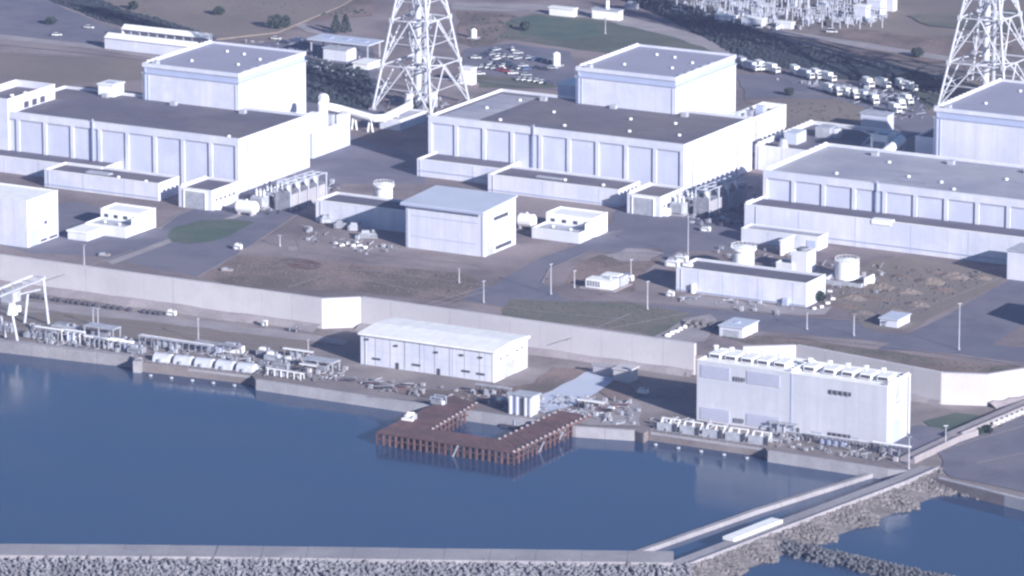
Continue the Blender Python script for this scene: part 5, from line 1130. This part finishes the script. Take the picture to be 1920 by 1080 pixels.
cars = [(893, 111, 'car_white', .4, 'white car alone at the left end of the car park'), (905, 108, 'car_dark', .5, 'dark car beside the lone white car'), (930, 96, 'car_silver', 1.2, 'silver car in the back row of the car park, leftmost'), (936, 102, 'car_dark', 1.2, 'dark car in the back row beside the silver one'),
        (961, 95, 'car_white', 2.2, 'white car at the top of the car park'), (971, 102, 'car_silver', .7, 'silver car just below the topmost white car'), (931, 113, 'car_white', 1.4, 'bright white van-like car in the middle of the car park'), (944, 118, 'car_dark', .4, 'dark blue car right of the bright white one'), (955, 122, 'car_dark', .2, 'dark car above the red one'),
        (941, 134, 'car_red', .1, 'red car at the left of the red patch'), (952, 136, 'car_red', .3, 'red car at the right of the red patch'), (962, 140, 'car_white', .6, 'white car right of the red ones'), (981, 126, 'car_silver', .7, 'silver car by itself right of the middle'), (987, 143, 'car_silver', .3, 'silver car at the lower right of the car park'), (1008, 130, 'car_dark', .1, 'dark car in the row leading to the white silo'), (1022, 132, 'car_dark', .1, 'second dark car in the row leading to the white silo'), (1036, 130, 'car_silver', .2, 'silver car at the foot of the white silo'),
        (900, 141, 'car_white', .6, 'white car beside the grass below the car park'), (518, 75, 'car_white', .2, 'white car at the edge of the canopy yard'), (534, 82, 'car_dark', .1, 'dark car beside the white one at the canopy yard'), (560, 78, 'car_blue', 0, 'blue car parked before the canopy'), (575, 82, 'car_dark', 0, 'dark car parked before the canopy'),
        (107, 68, 'car_white', .5, 'white car nearer the road at the far left'), (167, 54, 'car_white', .1, 'white car higher on the left lot'), (588, 128, 'car_silver', .3, 'silver car in the dark ground below the canopy'), (606, 133, 'car_dark', .4, 'dark car in the dark ground below the canopy')]
r7 = random.Random(9); cc = ('car_white', 'car_silver', 'car_dark', 'car_dark', 'car_blue', 'car_silver'); wd = {'car_white': 'white', 'car_silver': 'silver', 'car_dark': 'dark', 'car_blue': 'blue'}
for row, (x0, y0, n_, nm) in enumerate(((915, 103, 6, 'rearmost'), (922, 122, 7, 'second'), (905, 127, 4, 'short left'), (990, 112, 6, 'right-hand'), (975, 150, 6, 'front'))):
    for i in range(n_):
        c_ = r7.choice(cc); cars.append((x0 + i * 11 + r7.uniform(-2, 2), y0 + i * 1.6 + r7.uniform(-1, 1), c_, 1.1 + r7.uniform(-.1, .1), f'{wd[c_]} car, {ORD[i]} from the left in the {nm} row of the car park'))
for x, y, c_, rz, lab in cars: car(lab, x, y, c_, rz, L=5.2 if c_ != 'car_red' else 5.6, Hh=1.7)
# white silo and small cylinder on the lot
for px, py, r, h, lab in ((1043, 124, 2.0, 6.5, 'white upright silo at the right end of the car park'), (888, 72, 1.6, 4.5, 'pale little silo on the reddish ground beyond the left lattice tower')):
    c = at(px, py, ZI); t = thing('silo', lab, 'silo', (c.x, c.y, ZI)); MB().cyl(0, 0, .6, h, r, seg=14).build('vessel', 'white', t); MB().cyl(0, 0, h + .003, h + .8, r, r * .3, 14).build('cap', 'white', t); MB().box(-r - 1, -r - 1, 0, r + 1, r + 1, .6).build('plinth', 'concrete', t)
# rows of utility trucks / mobile units
def truck(label, px, py, rz, L=8.5):
    c = at(px, py, ZI); t = thing('utility_truck', label, 'truck', (c.x, c.y, ZI + .3), rz, 'utility trucks in rows'); t.scale = (1.15, 1.2, 1.2)
    MB().box(-L * .5, -1.25, 1.1, L * .2, 1.25, 4.0).build('box_body', 'car_white' if px % 3 else 'lgrey', t); MB().box(L * .24, -1.2, .8, L * .5, 1.2, 3.0).build('cab', 'car_white', t); MB().box(L * .502, -1.0, 1.8, L * .51, 1.0, 2.8).build('windscreen', 'glass', t); MB().box(-L * .5, -.9, .7, L * .5, .9, 1.097).build('chassis', 'dark', t)
    me = MB().tube((0, -.2, 0), (0, .2, 0), .55, 10).mesh('wheel', 'tyre')
    for x in (-L * .35, -L * .2, L * .36):
        for y in (-1.15, 1.15): inst('wheel', me, t, (x, y, .56))
names = ['first', 'second', 'third', 'fourth', 'fifth', 'sixth', 'seventh', 'eighth', 'ninth', 'tenth', 'eleventh', 'twelfth']
for i, (x, y) in enumerate(((1392, 126), (1410, 134), (1426, 133), (1448, 138), (1492, 142), (1512, 149), (1532, 149), (1553, 154), (1628, 165), (1655, 166), (1690, 168), (1705, 172))):
    truck(f'white utility truck, {names[i]} from the left in the long upper row under the dark bank', x, y, -.75 + (i % 2) * .3)
for i, (x, y) in enumerate(((1556, 176), (1572, 180), (1588, 183), (1604, 186), (1620, 189), (1640, 196), (1700, 196), (1690, 205), (1678, 213))):
    truck(f'white utility truck, {names[i]} in the shorter lower row beyond the brown field', x, y, -.6 - (i % 2) * .3, 7.5)
# heap of gear at the right of the long row
# switchyard: portals, breakers, cabinets
rnd = random.Random(21); k = 0
def zup(px, py): return at(px, py, 19)
def sw_portal(lab, px, py, w_, h):
    c = zup(px, py); t = thing('switchgear_portal', lab, 'switchgear', (c.x, c.y, 19), 0, 'switchgear portals')
    me = MB().tube((0, 0, 0), (0, 0, h), .3, 5, .2).mesh('column', 'switch')
    for x in (-w_ / 2, w_ / 2): inst('column', me, t, (x, 0, 0))
    MB().tube((-w_ / 2 - .5, 0, h), (w_ / 2 + .5, 0, h), .3, 5).build('beam', 'switch', t)
    ins = MB().cyl(0, 0, 0, 2.2, .35, .25, 6).mesh('insulator', 'lgrey')
    for x in (-.3, 0, .3): inst('insulator', ins, t, (x * w_, 0, h - 2.3))
for row, y in enumerate((-8, 2, 14, 24, 34)):
    n_ = 0
    for i in range(11):
        px = 1262 + i * 36 + row * 14 + rnd.uniform(-6, 6); py = y + (px - 1262) * .035 + rnd.uniform(-2, 2)
        if py > 2 + (px - 1190) * .19: continue
        if px > 1660: continue
        n_ += 1; sw_portal(f'white steel portal with insulators, {ORD[n_ - 1]} from the left in the {["rearmost", "second rearmost", "middle", "second", "front"][row]} switchyard row', px, py + 6, rnd.uniform(4, 8), rnd.uniform(5, 9))
def sw_unit(px, py, lab):
    c = zup(px, py); t = thing('circuit_breaker', lab, 'circuit breaker', (c.x, c.y, 19), rnd.uniform(-.3, .3), 'switchyard units')
    MB().box(-2, -1.2, 0, 2, 1.2, 1.8).build('cabinet', 'lgrey', t); me = MB().cyl(0, 0, 1.8, 3.8, .3, .2, 6).mesh('bushing', 'switch')
    for x in (-1.3, 0, 1.3): inst('bushing', me, t, (x, 0, 0))
pts_ = sorted((rnd.uniform(1275, 1660), rnd.uniform(2, 46)) for _ in range(60)); pts_ = [p for p in pts_ if p[1] < (p[0] - 1190) * .19]
for i, (px, py) in enumerate(pts_): sw_unit(px, py, f'white switchyard unit with three bushings, {nth(i)} from the left among the portals')
for px, py, l_, w2, h, lab in ((1390, 46, 12, 6, 3.5, 'white low control house at the front of the switchyard'), (1455, 52, 9, 4, 3, 'white flat house in front of the switchyard, middle'), (1625, 28, 8, 7, 8, 'tall pale block at the right end of the switchyard'), (1600, 36, 7, 6, 7, 'pale block left of the tall one in the switchyard'), (1655, 20, 6, 5, 7, 'narrow pale block at the far right of the switchyard'), (1340, 36, 12, 3, 2.4, 'long low white house at the left front of the switchyard')):
    c = zup(px, py); t = thing('control_house', lab, 'control house', (c.x, c.y, 19)); MB().box(0, 0, 0, l_, w2, h).build('wall', 'paint', t); MB().box(-.3, -.3, h + .003, l_ + .3, w2 + .3, h + .4).build('roof', 'white', t); MB().box(1, -.1, .1, 2.4, -.003, 2.2).build('door', 'band', t)
c = zup(1478, 52); t = thing('pipe', 'long white pipe slanting down in front of the switchyard', 'pipe', (c.x, c.y, 19)); d = zup(1452, 58) - c
MB().tube((d.x, d.y, .8), (zup(1480, 45) - c).to_tuple()[:2] + (.8,), .8, 8).build('tube', 'white', t); MB().box(-.5, -.5, 0, .5, .5, .5).build('support', 'concrete', t)
t, o, L, W, H = simple('building', 'flat-topped round-ended white building at the top edge, right of the left lattice tower', 'building', (1110, 17), 1160, 1168, 17, m='white', roof='lgrey', par=-1)
MB().cyl(L * .5, W * .5, H + .5, H + 5, 1, seg=10).build('chimney', 'white', t)
simple('building', 'low white building at the top edge left of the round-ended one', 'building', (1030, 14), 1075, 1082, 16, m='white', roof='white', par=-1)
t = machine('pale machinery unit at the top edge right of the round-ended building', 1185, 18, 6, 4, 4, z=ZI, m='lgrey')
patch('dry_grass', [(1500, 70), (1600, 55), (1760, 70), (1900, 60), (1900, 110), (1760, 120), (1640, 112)], 'dry', 19)
patch('road', [(1440, 62), (1600, 88), (1930, 140), (1930, 132), (1600, 78), (1450, 56)], 'path', 19, jit=.4)
patch('grass', [(1700, 30), (1900, 20), (1990, 60), (1860, 60), (1740, 50)], 'olive', 19)
ground_scrub([(1640, 122), (1760, 118), (1770, 185), (1700, 225), (1665, 200)], 160, 'low bushes on the slope left of the right lattice tower', (.6, 1.3))
ground_scrub([(870, 25), (950, 28), (985, 42), (945, 76), (880, 88)], 90, 'low scrub on the reddish ground right of the left lattice tower', (.4, 1.0), 'leaf')
ground_scrub([(400, 5), (620, 5), (700, 25), (600, 34), (430, 18)], 130, 'low scrub along the top edge, upper middle', (.4, 1.2), 'leaf')
ground_scrub([(1480, 195), (1600, 192), (1645, 212), (1615, 236), (1480, 236)], 60, 'sparse scrub on the brown field behind the cluttered dark roof', (.3, .8), 'leaf')
for px, py, rz_, lab in ((1270, 20, 0, 'white van at the near left corner of the switchyard'), (1420, 54, .6, 'white van parked before the middle of the switchyard'), (1560, 62, .3, 'white van on the track below the switchyard')):
    c = at(px, py, 19); car(lab, px, py, 'car_white', rz_, 19, 5.5, 2.2, True)
tree('small round tree at the left end of the scrubby bank, top left', 250, 20, 5, 5, z=ZI); tree('small round tree behind the two long white sheds', 410, 30, 5, 6); tree('small tree on the verge right of the red ground', 985, 58, 5, 5); tree('small dark tree beside the track at the upper right', 1720, 108, 5, 6, z=19); tree('low round tree by the field behind the dark roof', 1480, 180, 4, 5)
# cooling boxes behind right hall
t, o, L, W, H = simple('cooling_unit', 'white box-shaped cooling unit with open top behind the right hall', 'cooling unit', (1633, 252), 1664, 1680, 33, zb=ZI, m='white', roof='roofgrey', par=1.0)
MB().box(L * .15, -.1, H - 8, L * .85, -.003, H - 3).build('grille', 'grey', t)
p0, p1 = at(1655, 290, 30), at(1690, 262, 30); t = thing('duct', 'fat white duct slanting up behind the back edge of the right hall roof', 'duct', (p0.x, p0.y, ZI))
MB().tube((0, 0, 18), (p1.x - p0.x, p1.y - p0.y, 18), 2.3, 14).build('pipe', 'white', t); MB().box(-1.5, -1.5, 0, 1.5, 1.5, 16).build('stand', 'lgrey', t); MB().box(p1.x - p0.x - 1.5, p1.y - p0.y - 1.5, 0, p1.x - p0.x + 1.5, p1.y - p0.y + 1.5, 16).build('stand', 'lgrey', t)
simple('side_block', 'pale block between the right hall and the right reactor building', 'building', (1716, 256), 1752, 1800, 35, m='paint', roof='roofbrown', par=.6)
c = at(1900, 520, ZI); t, o, L, W, H = simple('tank_house', 'pale rounded tank house cut by the right frame edge in front of the tall annex', 'tank house', (1889, 470), 1935, 1960, 24.5, m='paint', roof='lgrey', par=-1)

# ---------------------------------------------------------------- haze
hz = MB().box(-4900, -4900, -5, 4900, 4900, 640).build('haze', 'white'); hz.data.materials.clear()
hm = bpy.data.materials.new('haze'); hm.use_nodes = True; n = hm.node_tree.nodes; n.clear(); ou = n.new('ShaderNodeOutputMaterial'); pv = n.new('ShaderNodeVolumePrincipled')
pv.inputs['Color'].default_value = (.50, .58, .97, 1); pv.inputs['Density'].default_value = HAZE; pv.inputs['Anisotropy'].default_value = 0.0
hm.node_tree.links.new(pv.outputs[0], ou.inputs['Volume']); hz.data.materials.append(hm); tag(hz, kind='stuff')
